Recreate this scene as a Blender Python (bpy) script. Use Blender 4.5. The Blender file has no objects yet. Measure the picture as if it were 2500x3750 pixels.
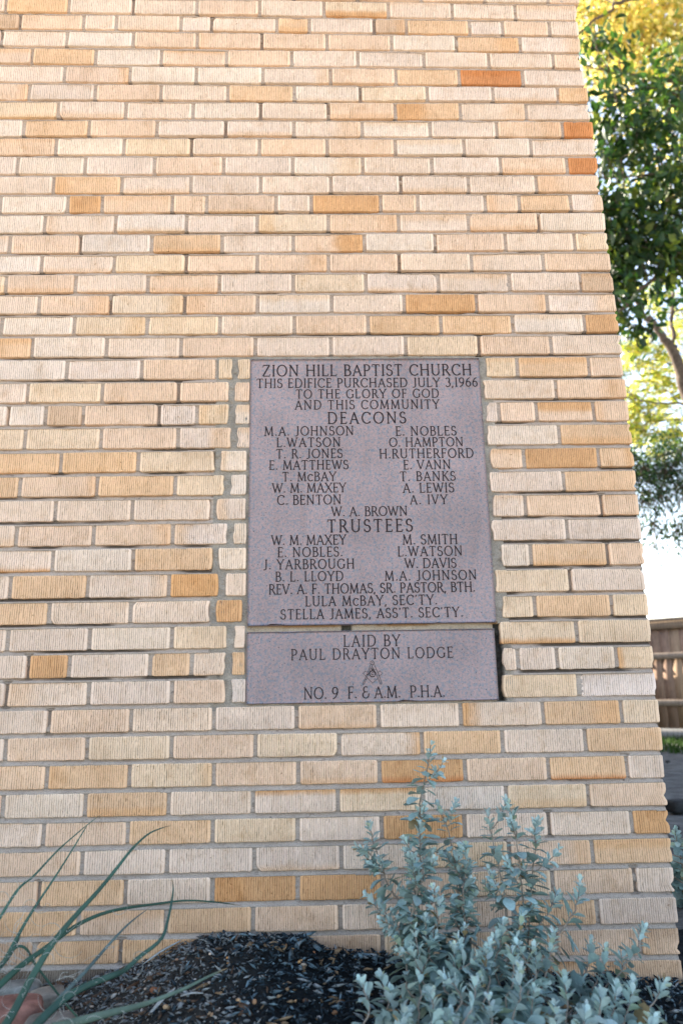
import bpy, math, random
import numpy as np
from mathutils import Vector
random.seed(7); rng = np.random.default_rng(11)
scene = bpy.context.scene
R = math.radians

# ---------------------------------------------------------------- camera
CAM = np.array([-0.83798, -1.84429, 0.69203]); YAW, PITCH, ROLL = -0.027487, 0.235506, -0.017249; FPX = 2640.0
_fw = np.array([-math.sin(YAW)*math.cos(PITCH), math.cos(YAW)*math.cos(PITCH), math.sin(PITCH)])
_r0 = np.array([math.cos(YAW), math.sin(YAW), 0.0]); _u0 = np.cross(_r0, _fw)
_rt = _r0*math.cos(ROLL) + _u0*math.sin(ROLL); _up = -_r0*math.sin(ROLL) + _u0*math.cos(ROLL)
cd = bpy.data.cameras.new('camera'); cam = bpy.data.objects.new('camera', cd); scene.collection.objects.link(cam)
from mathutils import Matrix
M4 = Matrix.Identity(4)
for i in range(3):
    M4[i][0] = _rt[i]; M4[i][1] = _up[i]; M4[i][2] = -_fw[i]; M4[i][3] = CAM[i]
cam.matrix_world = M4
cd.sensor_fit = 'VERTICAL'; cd.sensor_height = 36; cd.lens = 36*FPX/3750.0
cd.clip_start = 0.02; cd.clip_end = 2000
cd.dof.use_dof = True; cd.dof.focus_distance = 1.98; cd.dof.aperture_fstop = 3.0
scene.camera = cam

def at(u, v, Y):
    """point on the plane y = Y seen at photograph pixel (u, v)"""
    d = (u-1250)/FPX*_rt + (1875-v)/FPX*_up + _fw
    return CAM + d*((Y-CAM[1])/d[1])

# ---------------------------------------------------------------- light
SUN_EL, SUN_AZ = R(33), R(-38)           # azimuth from +Y towards +X
sd = Vector((math.sin(SUN_AZ)*math.cos(SUN_EL), math.cos(SUN_AZ)*math.cos(SUN_EL), math.sin(SUN_EL)))
world = bpy.data.worlds.new('World'); scene.world = world; world.use_nodes = True
nt = world.node_tree; nt.nodes.clear()
sky = nt.nodes.new('ShaderNodeTexSky'); sky.sky_type = 'NISHITA'; sky.sun_disc = False
sky.sun_elevation = SUN_EL; sky.sun_rotation = SUN_AZ
sky.air_density = 1.0; sky.dust_density = 1.2; sky.ozone_density = 1.0
hs = nt.nodes.new('ShaderNodeHueSaturation'); hs.inputs['Saturation'].default_value = 0.9
mulc = nt.nodes.new('ShaderNodeMix'); mulc.data_type = 'RGBA'; mulc.blend_type = 'MULTIPLY'; mulc.inputs[0].default_value = 1
mulc.inputs[7].default_value = (1.0, 0.918, 0.85, 1)
bg = nt.nodes.new('ShaderNodeBackground'); bg.inputs['Strength'].default_value = 0.115
wo = nt.nodes.new('ShaderNodeOutputWorld')
nt.links.new(sky.outputs[0], hs.inputs['Color']); nt.links.new(hs.outputs[0], mulc.inputs[6])
nt.links.new(mulc.outputs[2], bg.inputs['Color']); nt.links.new(bg.outputs[0], wo.inputs['Surface'])
sl = bpy.data.lights.new('sun', 'SUN'); sl.energy = 5.0; sl.angle = R(0.5); sl.color = (1.0, 0.9, 0.74)
so = bpy.data.objects.new('sun', sl); scene.collection.objects.link(so)
so.rotation_euler = (-sd).to_track_quat('-Z', 'Y').to_euler(); so.location = (-6, 8, 12)
scene.view_settings.view_transform = 'Standard'; scene.view_settings.look = 'None'
scene.view_settings.exposure = 2.46; scene.view_settings.gamma = 1.0
scene.cycles.max_bounces = 8; scene.cycles.transparent_max_bounces = 8

# ---------------------------------------------------------------- helpers
def link(o, parent=None):
    scene.collection.objects.link(o)
    if parent is not None: o.parent = parent
    return o
def tag(o, label=None, cat=None, group=None, kind=None):
    if label: o['label'] = label
    if cat: o['category'] = cat
    if group: o['group'] = group
    if kind: o['kind'] = kind
    return o
def empty(name, loc, label, cat, group=None):
    o = bpy.data.objects.new(name, None); o.empty_display_size = 0.1; link(o); o.location = loc
    EMPTY_LOC[o.name] = np.array(loc, float)
    return tag(o, label, cat, group)
EMPTY_LOC = {}
class MB:
    """collects vertices, faces and per-vertex colours, then links them as ONE mesh object"""
    def __init__(s): s.v = []; s.f = {3: [], 4: []}; s.c = []; s.n = 0
    def add(s, V, F, col=(0.5, 0.5, 0.5)):
        V = np.asarray(V, float).reshape(-1, 3); F = np.asarray(F, int)
        s.v.append(V); s.f[F.shape[1]].append(F + s.n)
        c = np.asarray(col, float)
        s.c.append(np.broadcast_to(c, (len(V), 3)) if c.ndim == 1 else c)
        s.n += len(V)
    def build(s, name, mat, parent=None, smooth=False):
        V = np.concatenate(s.v); C_ = np.concatenate(s.c)
        if parent is not None: V = V - EMPTY_LOC.get(parent.name, 0)
        me = bpy.data.meshes.new(name)
        q = np.concatenate(s.f[4]) if s.f[4] else np.zeros((0, 4), int)
        t = np.concatenate(s.f[3]) if s.f[3] else np.zeros((0, 3), int)
        nl = q.size + t.size
        me.vertices.add(len(V)); me.vertices.foreach_set('co', V.astype(np.float32).ravel())
        me.loops.add(nl); me.loops.foreach_set('vertex_index', np.concatenate([q.ravel(), t.ravel()]).astype(np.int32))
        me.polygons.add(len(q)+len(t))
        st = np.concatenate([np.arange(len(q))*4, len(q)*4 + np.arange(len(t))*3]).astype(np.int32)
        me.polygons.foreach_set('loop_start', st)
        me.polygons.foreach_set('loop_total', np.concatenate([np.full(len(q), 4), np.full(len(t), 3)]).astype(np.int32))
        me.update(calc_edges=True); me.validate()
        a = me.color_attributes.new('col', 'FLOAT_COLOR', 'POINT')
        a.data.foreach_set('color', np.hstack([C_, np.ones((len(C_), 1))]).astype(np.float32).ravel())
        if smooth: me.polygons.foreach_set('use_smooth', np.ones(len(me.polygons), bool))
        me.materials.append(mat)
        return link(bpy.data.objects.new(name, me), parent)
def grid_faces(nx, ny):
    i = np.arange(nx-1)[None, :] + nx*np.arange(ny-1)[:, None]; i = i.ravel()
    return np.stack([i, i+1, i+1+nx, i+nx], 1)
def _h(ix, iy, seed):
    n = (ix*374761393 + iy*668265263 + seed*974634347) & 0xFFFFFFFF
    n = ((n ^ (n >> 13))*1274126177) & 0xFFFFFFFF
    return ((n ^ (n >> 16)) & 0xFFFF)/65535.0
def vn(x, y, seed=0):
    x = np.asarray(x, float); y = np.asarray(y, float)
    ix = np.floor(x).astype(np.int64); iy = np.floor(y).astype(np.int64); fx = x-ix; fy = y-iy
    fx = fx*fx*(3-2*fx); fy = fy*fy*(3-2*fy)
    a = _h(ix, iy, seed); b = _h(ix+1, iy, seed); c = _h(ix, iy+1, seed); d = _h(ix+1, iy+1, seed)
    return (a+(b-a)*fx) + ((c+(d-c)*fx)-(a+(b-a)*fx))*fy
def fbm(x, y, seed=0): return 0.55*vn(x, y, seed)+0.3*vn(x*2.1, y*2.1, seed+5)+0.15*vn(x*4.3, y*4.3, seed+9)
def box(mb, p0, p1, col=(0.5,)*3):
    x0, y0, z0 = p0; x1, y1, z1 = p1
    mb.add([(x0,y0,z0),(x1,y0,z0),(x1,y1,z0),(x0,y1,z0),(x0,y0,z1),(x1,y0,z1),(x1,y1,z1),(x0,y1,z1)],
           [(0,3,2,1),(4,5,6,7),(0,1,5,4),(1,2,6,5),(2,3,7,6),(3,0,4,7)], col)
def obox(mb, c, ax, ay, az, col):
    """oriented box: centre and three half-axis vectors"""
    c, ax, ay, az = map(np.asarray, (c, ax, ay, az))
    V = [c+sx*ax+sy*ay+sz*az for sz in (-1, 1) for sx, sy in ((-1,-1),(1,-1),(1,1),(-1,1))]
    mb.add(V, [(0,3,2,1),(4,5,6,7),(0,1,5,4),(1,2,6,5),(2,3,7,6),(3,0,4,7)], col)
def smooth_path(P, n):
    """Catmull-Rom through P"""
    P = np.asarray(P, float)
    if len(P) == 2: return P[0]+(P[1]-P[0])*np.linspace(0, 1, n)[:, None]
    Q = np.vstack([2*P[0]-P[1], P, 2*P[-1]-P[-2]]); out = []
    for t in np.linspace(0, len(P)-1-1e-9, n):
        i = int(t); f = t-i; a, b, c, d = Q[i:i+4]
        out.append(0.5*((2*b)+(c-a)*f+(2*a-5*b+4*c-d)*f*f+(3*b-a-3*c+d)*f**3))
    return np.array(out)
def tube(mb, P, rad, k=6, col=(0.5,)*3, flat=1.0, up=(0, 0, 1)):
    P = np.asarray(P, float); n = len(P); rad = np.broadcast_to(rad, (n,))
    T = np.gradient(P, axis=0); T /= np.linalg.norm(T, axis=1)[:, None]+1e-12
    up = np.asarray(up, float); N = np.cross(T, up); b = np.linalg.norm(N, axis=1) < 1e-3
    N[b] = np.cross(T[b], (1, 0.2, 0)); N /= np.linalg.norm(N, axis=1)[:, None]; B = np.cross(N, T)
    a = np.linspace(0, 2*np.pi, k, endpoint=False)
    V = P[:, None, :] + rad[:, None, None]*(np.cos(a)[None, :, None]*N[:, None, :] + flat*np.sin(a)[None, :, None]*B[:, None, :])
    V = V.reshape(-1, 3); F = []
    for i in range(n-1):
        for j in range(k):
            F.append((i*k+j, i*k+(j+1) % k, (i+1)*k+(j+1) % k, (i+1)*k+j))
    mb.add(V, F, col)
def sr(*c):   # sRGB 0-255 -> linear
    c = np.asarray(c, float)/255; return np.where(c <= 0.04045, c/12.92, ((c+0.055)/1.055)**2.4)

# ---------------------------------------------------------------- materials
def mat_base(name, rough=0.85, spec=0.25):
    m = bpy.data.materials.new(name); m.use_nodes = True; t = m.node_tree; b = t.nodes['Principled BSDF']
    b.inputs['Roughness'].default_value = rough; b.inputs['Specular IOR Level'].default_value = spec
    return m, t, b
def node(t, kind, **kw):
    n = t.nodes.new(kind)
    for k, v in kw.items():
        if k in n.inputs: n.inputs[k].default_value = v
        else: setattr(n, k, v)
    return n
def noise(t, scale, detail=4, rough=0.6, vec=None):
    n = node(t, 'ShaderNodeTexNoise', Scale=scale, Detail=detail, Roughness=rough)
    tc = t.nodes.get('tc') or t.nodes.new('ShaderNodeTexCoord'); tc.name = 'tc'
    if vec is not None:
        mp = node(t, 'ShaderNodeMapping'); mp.inputs['Scale'].default_value = vec
        t.links.new(tc.outputs['Object'], mp.inputs[0]); t.links.new(mp.outputs[0], n.inputs['Vector'])
    else: t.links.new(tc.outputs['Object'], n.inputs['Vector'])
    return n
def ramp(t, src, stops):
    r = t.nodes.new('ShaderNodeValToRGB'); e = r.color_ramp.elements
    while len(e) < len(stops): e.new(0.5)
    for el, (p, c) in zip(e, stops): el.position = p; el.color = (*c, 1) if len(c) == 3 else c
    t.links.new(src, r.inputs[0]); return r
def mix(t, a, b, fac=None, mode='MULTIPLY', f=1.0):
    m = t.nodes.new('ShaderNodeMix'); m.data_type = 'RGBA'; m.blend_type = mode; m.inputs[0].default_value = f
    if fac is not None: t.links.new(fac, m.inputs[0])
    for s, i in ((a, 6), (b, 7)):
        if hasattr(s, 'is_linked'): t.links.new(s, m.inputs[i])
        else: m.inputs[i].default_value = (*s, 1)
    return m.outputs[2]
def bump(t, b, src, strength, dist):
    n = node(t, 'ShaderNodeBump', Strength=strength, Distance=dist)
    t.links.new(src, n.inputs['Height']); t.links.new(n.outputs[0], b.inputs['Normal'])
def attr(t):
    a = t.nodes.new('ShaderNodeAttribute'); a.attribute_name = 'col'; return a.outputs['Color']
def g3(v): return (v, v, v)

def brick_mat():
    m, t, b = mat_base('cream_brick', 0.9, 0.15)
    n1 = noise(t, 22, 5, 0.65); n2 = noise(t, 260, 3, 0.7)
    c = mix(t, attr(t), ramp(t, n1.outputs[0], [(0.28, (0.88, 0.82, 0.75)), (0.46, g3(1)), (0.7, (1.05, 1.05, 1.07))]).outputs[0])
    c = mix(t, c, ramp(t, n2.outputs[0], [(0.3, (0.74, 0.68, 0.6)), (0.42, g3(1)), (0.7, (1.06, 1.05, 1.05))]).outputs[0])
    n3 = noise(t, 150, 2, 0.5); n6 = noise(t, 7, 5, 0.7, (1, 1, .5)); n7 = noise(t, 60, 4, .7)
    c = mix(t, c, ramp(t, n6.outputs[0], [(0.3, (0.90, 0.86, 0.82)), (0.45, g3(1))]).outputs[0])
    c = mix(t, c, ramp(t, n7.outputs[0], [(0.27, (0.8, 0.74, 0.66)), (0.36, g3(1)), (0.66, g3(1)), (0.76, (1.08, 1.09, 1.1))]).outputs[0])
    c = mix(t, c, ramp(t, n3.outputs[0], [(0.715, g3(1)), (0.745, (0.45, 0.38, 0.3))]).outputs[0])
    t.links.new(c, b.inputs['Base Color']); bump(t, b, n2.outputs[0], 0.6, 0.0012); return m
def mortar_mat():
    m, t, b = mat_base('grey_mortar', 0.95, 0.1)
    n1 = noise(t, 14, 5, 0.7); n2 = noise(t, 320, 4, 0.7); n3 = noise(t, 55, 4, 0.7)
    c = mix(t, attr(t), ramp(t, n1.outputs[0], [(0.3, (0.84, 0.82, 0.8)), (0.65, (1.1, 1.09, 1.08))]).outputs[0])
    c = mix(t, c, ramp(t, n2.outputs[0], [(0.3, g3(0.66)), (0.55, g3(1.05))]).outputs[0])
    c = mix(t, c, ramp(t, n3.outputs[0], [(0.28, g3(0.5)), (0.4, g3(1))]).outputs[0])
    t.links.new(c, b.inputs['Base Color']); bump(t, b, n2.outputs[0], 0.9, 0.003); return m
def granite_mat():
    m, t, b = mat_base('pink_granite', 0.62, 0.3)
    n1 = noise(t, 150, 3, 0.7); n2 = noise(t, 120, 3, 0.7); n3 = noise(t, 260, 2, 0.6); n4 = noise(t, 6, 3, 0.5)
    for n, o in ((n2, 3.1), (n3, 7.7)):
        n.noise_dimensions = '4D'; n.inputs['W'].default_value = o
    base = sr(148, 136, 138)
    c = mix(t, tuple(base), tuple(sr(166, 142, 142)), ramp(t, n1.outputs[0], [(0.46, g3(0)), (0.56, g3(1))]).outputs[0], 'MIX')
    c = mix(t, c, tuple(sr(124, 129, 140)), ramp(t, n2.outputs[0], [(0.5, g3(0)), (0.6, g3(1))]).outputs[0], 'MIX')
    c = mix(t, c, tuple(sr(70, 66, 74)), ramp(t, n3.outputs[0], [(0.61, g3(0)), (0.67, g3(1))]).outputs[0], 'MIX')
    c = mix(t, c, ramp(t, n4.outputs[0], [(0.35, g3(0.86)), (0.65, g3(1.09))]).outputs[0])
    n5 = noise(t, 9, 4, 0.6, (3, 3, .35))
    c = mix(t, c, ramp(t, n5.outputs[0], [(0.28, (0.9, 0.89, 0.88)), (0.46, g3(1)), (0.68, g3(1)), (0.8, g3(1.08))]).outputs[0])
    t.links.new(c, b.inputs['Base Color']); bump(t, b, n3.outputs[0], 0.25, 0.001); return m
def attr_mat(name, rough=0.8, spec=0.25, nscale=40, lo=0.8, hi=1.15, transl=0.0, tcol=None, bmp=0.0, vec=None):
    m, t, b = mat_base(name, rough, spec); n = noise(t, nscale, 4, 0.65, vec); a = attr(t)
    c = mix(t, a, ramp(t, n.outputs[0], [(0.3, g3(lo)), (0.7, g3(hi))]).outputs[0]); t.links.new(c, b.inputs['Base Color'])
    if bmp: bump(t, b, n.outputs[0], 0.7, bmp)
    if transl:
        tr = t.nodes.new('ShaderNodeBsdfTranslucent'); mx = t.nodes.new('ShaderNodeMixShader'); mx.inputs[0].default_value = transl
        if tcol: t.links.new(mix(t, c, tcol), tr.inputs[0])
        else: t.links.new(c, tr.inputs[0])
        out = [n_ for n_ in t.nodes if n_.type == 'OUTPUT_MATERIAL'][0]
        t.links.new(b.outputs[0], mx.inputs[1]); t.links.new(tr.outputs[0], mx.inputs[2]); t.links.new(mx.outputs[0], out.inputs['Surface'])
    return m
M_BRICK = brick_mat(); M_MORTAR = mortar_mat(); M_GRANITE = granite_mat()
M_INK = attr_mat('dark_lettering', 0.9, 0.1, 300, 0.7, 1.3)  # flat dark strokes laid over the stone, not cut into it
M_SHRUB = attr_mat('silver_leaf', 0.9, 0.1, 120, 0.85, 1.12, 0.2)
M_STEM = attr_mat('grey_stem', 0.9, 0.1, 80)
M_YUCCA = attr_mat('yucca_leaf', 0.55, 0.3, 30, 0.75, 1.2, 0, None, 0.0, (1, 1, 0.15))
M_FIBRE = attr_mat('pale_fibre', 0.9, 0.1, 30)
M_CHIP = attr_mat('shredded_mulch', 0.85, 0.25, 90, 0.6, 1.3, 0, None, 0.002)
M_SOIL = attr_mat('bed_soil', 0.95, 0.1, 45, 0.35, 1.5, 0, None, 0.012)
M_YARD = attr_mat('grey_yard_soil', 0.95, 0.1, 9, 0.45, 1.5, 0, None, 0.05)
M_STONE = attr_mat('red_sandstone', 0.85, 0.2, 28, 0.55, 1.4, 0, None, 0.006)
M_PEB = attr_mat('river_pebble', 0.6, 0.3, 60, 0.85, 1.15)
M_WOOD = attr_mat('weathered_cedar', 0.85, 0.2, 14, 0.6, 1.3, 0, None, 0.003, (6, 6, 0.5))
M_BARK = attr_mat('grey_bark', 0.9, 0.15, 22, 0.5, 1.4, 0, None, 0.02)
M_LEAF = attr_mat('green_leaf', 0.5, 0.35, 3, 0.7, 1.25, 0.28, (1.5, 1.5, 0.7))
M_GOLD = attr_mat('yellow_leaf', 0.6, 0.3, 3, 0.8, 1.2, 0.5, (1.1, 1.12, 0.98))
M_GRASS = attr_mat('grass_blade', 0.7, 0.2, 6, 0.7, 1.25, 0.25)
M_ROOF = attr_mat('tar_roof', 0.95, 0.1, 12)
BEDTOP=(2.8114,2.7990)
ROWS=[
(0,2.7459,2.7335,[-1.808,-1.6125,-1.4134,-1.2141,-1.0173,-0.8149],[-0.6115,-0.4087,-0.207],None,-0.01),
(1,2.6839,2.6715,[-1.7596,-1.5631,-1.4621,-1.2616,-1.1668,-0.9629,-0.862],[-0.6581,-0.5565,-0.3568,-0.2518,-0.1028],None,-0.0103),
(2,2.6183,2.608,[-1.8099,-1.6102,-1.4064,-1.209,-1.0094,-0.8068],[-0.6053,-0.4023,-0.2011],None,-0.01),
(3,2.552,2.547,[-1.7114,-1.5181,-1.3172,-1.1174,-0.9167],[-0.7123,-0.507,-0.3048,-0.1017],None,-0.0173),
(4,2.4856,2.4814,[-1.6081,-1.4097,-1.2084,-1.0049,-0.7976],[-0.5961,-0.4004,-0.2024],None,-0.0096),
(5,2.4206,2.4215,[-1.709,-1.5112,-1.3132,-1.1108,-0.9088],[-0.7072,-0.5025,-0.2996,-0.0983],None,-0.0055),
(6,2.3554,2.3566,[-1.6175,-1.4161,-1.2144,-1.011,-0.8059],[-0.6025,-0.404,-0.2012],None,-0.0048),
(7,2.2922,2.2941,[-1.7143,-1.5213,-1.3195,-1.1148,-0.9103],[-0.7048,-0.4989,-0.296,-0.0947],None,-0.001),
(8,2.2268,2.2294,[-1.6144,-1.4145,-1.2149,-1.0131,-0.8108],[-0.6068,-0.3999,-0.1965],None,-0.0007),
(9,2.1594,2.1661,[-1.7209,-1.5243,-1.3217,-1.1179,-0.9137],[-0.7059,-0.4996,-0.2935,-0.0929],None,-0.0004),
(10,2.0949,2.1011,[-1.6114,-1.4139,-1.2121,-1.0079,-0.8014],[-0.5951,-0.3935,-0.1902],None,-0.0023),
(11,2.0303,2.0376,[-1.7594,-1.5659,-1.4669,-1.2643,-1.1645,-0.9629,-0.8597],[-0.6564,-0.5473,-0.3475,-0.246,-0.0934],None,0.003),
(12,1.9648,1.9711,[-1.6265,-1.4244,-1.2211,-1.0168,-0.8108],[-0.6061,-0.401,-0.1942],None,0.0028),
(13,1.9002,1.906,[-1.721,-1.5209,-1.3184,-1.1174,-0.9128],[-0.7076,-0.502,-0.2972,-0.0939],None,0.0037),
(14,1.837,1.8414,[-1.6255,-1.4215,-1.2181,-1.0155,-0.8124],[-0.6089,-0.3998,-0.1908],None,0.0053),
(15,1.7734,1.775,[-1.7199,-1.5257,-1.3232,-1.122,-0.9129],[-0.7064,-0.4988,-0.2938,-0.0889],None,0.0066),
(16,1.7084,1.7101,[-1.6226,-1.4245,-1.2181,-1.0135,-0.8048],[-0.5992,-0.3932,-0.1904],None,0.0072),
(17,1.644,1.6447,[-1.7201,-1.5204,-1.3197,-1.1178,-0.91],[-0.7035,-0.4977,-0.2939,-0.0902],None,0.0065),
(18,1.5766,1.5785,[-1.6299,-1.4277,-1.2232,-1.0182,-0.8084],[-0.5998,-0.3938,-0.1909],None,0.0087),
(19,1.5094,1.5117,[-1.5313,-1.3278,-1.1226,-1.0731],[-0.2913,-0.0906],(-1.0312,-0.3809),0.0046),
(20,1.4437,1.4463,[-1.6318,-1.4316,-1.2257,-1.0808],[-0.1883],(-1.0316,-0.3911),0.0065),
(21,1.3781,1.3793,[-1.5788,-1.4789,-1.276,-1.1735,-1.0796],[-0.3515,-0.2482,-0.0897],(-1.0307,-0.3893),0.0071),
(22,1.3104,1.3126,[-1.6282,-1.4266,-1.2221,-1.0725],[-0.1909],(-1.0287,-0.3906),0.0081),
(23,1.2445,1.247,[-1.5284,-1.325,-1.1147],[-0.2926,-0.0898],(-1.0366,-0.386),0.0055),
(24,1.1789,1.1811,[-1.63,-1.4288,-1.2248,-1.0873],[-0.1907],(-1.0374,-0.3914),0.0058),
(25,1.1131,1.114,[-1.5328,-1.3339,-1.123],[-0.2986,-0.0943],(-1.0376,-0.3876),0.0053),
(26,1.0477,1.0484,[-1.6281,-1.4302,-1.2267,-1.0774],[-0.1939],(-1.035,-0.396),0.0035),
(27,0.9814,0.9807,[-1.5296,-1.325,-1.1142],[-0.2946,-0.0918],(-1.0346,-0.3746),0.0034),
(28,0.9125,0.9131,[-1.6312,-1.4366,-1.2311,-1.0959],[-0.1975],(-1.0337,-0.3963),-0.0022),
(29,0.847,0.848,[-1.5291,-1.3248,-1.1176],[-0.295,-0.0961],(-1.0432,-0.381),-0.0014),
(30,0.7819,0.7812,[-1.6263,-1.4232,-1.2183,-1.0712],[-0.1928],(-1.0351,-0.3911),-0.0018),
(31,0.7154,0.7158,[-1.5708,-1.4693,-1.2697,-1.1673,-1.0754],[-0.3487,-0.249,-0.0978],(-1.0342,-0.3885),-0.0024),
(32,0.6493,0.649,[-1.6181,-1.4169,-1.2133,-1.0751],[-0.1997],(-1.0311,-0.392),-0.0036),
(33,0.5847,0.5828,[-1.5089,-1.3103,-1.1089,-0.9063],[-0.7046,-0.5007,-0.296,-0.0993],None,-0.0044),
(34,0.5212,0.5173,[-1.6079,-1.4127,-1.2094,-1.0065,-0.8029],[-0.5997,-0.4011,-0.196],None,-0.0054),
(35,0.4564,0.4539,[-1.5042,-1.3074,-1.1058,-0.9024],[-0.7057,-0.4972,-0.2933,-0.1],None,-0.0084),
(36,0.3928,0.3907,[-1.6024,-1.4079,-1.2113,-1.0108,-0.8076],[-0.6025,-0.401,-0.2014],None,-0.0097),
(37,0.3296,0.3278,[-1.5019,-1.3049,-1.1052,-0.9043],[-0.7042,-0.506,-0.3024,-0.1018],None,-0.0111),
(38,0.2659,0.2635,[-1.4077,-1.2099,-1.0063,-0.8013],[-0.6054,-0.4032,-0.2038],None,-0.0127),
(39,0.2019,0.1991,[-1.5028,-1.3033,-1.1031,-0.9041],[-0.7055,-0.5005,-0.3045,-0.1083],None,-0.015),
(40,0.1401,0.1336,[-1.4077,-1.2079,-1.0078,-0.806],[-0.6009,-0.4021,-0.2047],None,-0.0164),
(41,0.0829,0.0681,[-1.5032,-1.3087,-1.1099,-0.9085],[-0.7093,-0.5129,-0.3077,-0.1115],None,-0.0188),
(42,0.0174,0.0026,[-1.3972,-1.2016,-1.0049,-0.8095],[-0.6064,-0.4062,-0.2046],None,-0.0212),
]
# ---------------------------------------------------------------- the brick wall (read off the photograph course by course)
XL, XR = -1.687, -0.175          # where the two bed-line heights of each course were measured
CODES = ["LTLLPLYLLL","BPLLLLTLBTLPL","LLWPPPPWTL","PTWPPLLLLP","LPWWLPTRL","PLPLTWYLLT","YLLWLPOLL","WTPLLLWLPR","PWYLPPWLL","LWLPLWLLPR",
 "LTLLLLLLP","LWOPPPLOPLPTL","WLWLYPLPW","LPWTLOWPLY","WLYPPPLLP","YPLPLYLLLB","LPYPWLOPL","LWYYLPTTWO","TWLPLLYPL",
 "WLPYY|YTP","LYPPP|LP","WBPLYW|LPOP","YYPLL|WT","TTYW|POT","TPTYW|LT","LLLL|LPP","LPPLW|LL","LWTW|WTP","LTLOL|YL","TLLO|YTY","LLWYL|YY",
 "LOLTLT|LLWY","LLLPW|YV","LPLLPLLTY","LPYPYLTLT","PTYPPOPTL","PWTLLYWYP","LPTYLOLLO","PLLLWYPT","PTLOOLYPL","TPTPLLTL","BTTPPYYPP","GGGGGTTB"]
PAL = dict(L=sr(226,203,183), W=sr(228,208,189), Y=sr(227,201,172), P=sr(226,196,169), T=sr(223,187,151), O=sr(212,166,121),
           R=sr(204,140,92), B=sr(206,176,148), G=sr(142,130,116), V=sr(227,210,198))
TWO = {(0,6):('O','b',.35),(6,6):('T','r',.55),(21,8):('P','b',.5),(13,5):('P','l',.6),(36,5):('O','t',.22),(36,4):('O','t',.2),(35,5):('R','b',.2),
       (31,9):('O','l',.12),(33,6):('O','l',.15),(34,5):('O','r',.1),(11,5):('T','b',.1),(30,5):('O','b',.18),(27,0):('O','b',.12),(35,7):('R','b',.14),
       (38,4):('W','l',.5),(8,7):('W','r',.5)}
JH = 0.0048                      # half a joint
CUT = range(19, 33)              # courses cut back around the granite tablets
def zline(zl, zr, X): return zl + (zr-zl)*(X-XL)/(XR-XL)
def bedline(j, X):
    if j == -1: return zline(*BEDTOP, X)
    if j < -1: return zline(*BEDTOP, X)+(-1-j)*0.0655
    if j < 43: return zline(ROWS[j][1], ROWS[j][2], X)
    return zline(ROWS[42][1], ROWS[42][2], X)-(j-42)*0.0655

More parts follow.
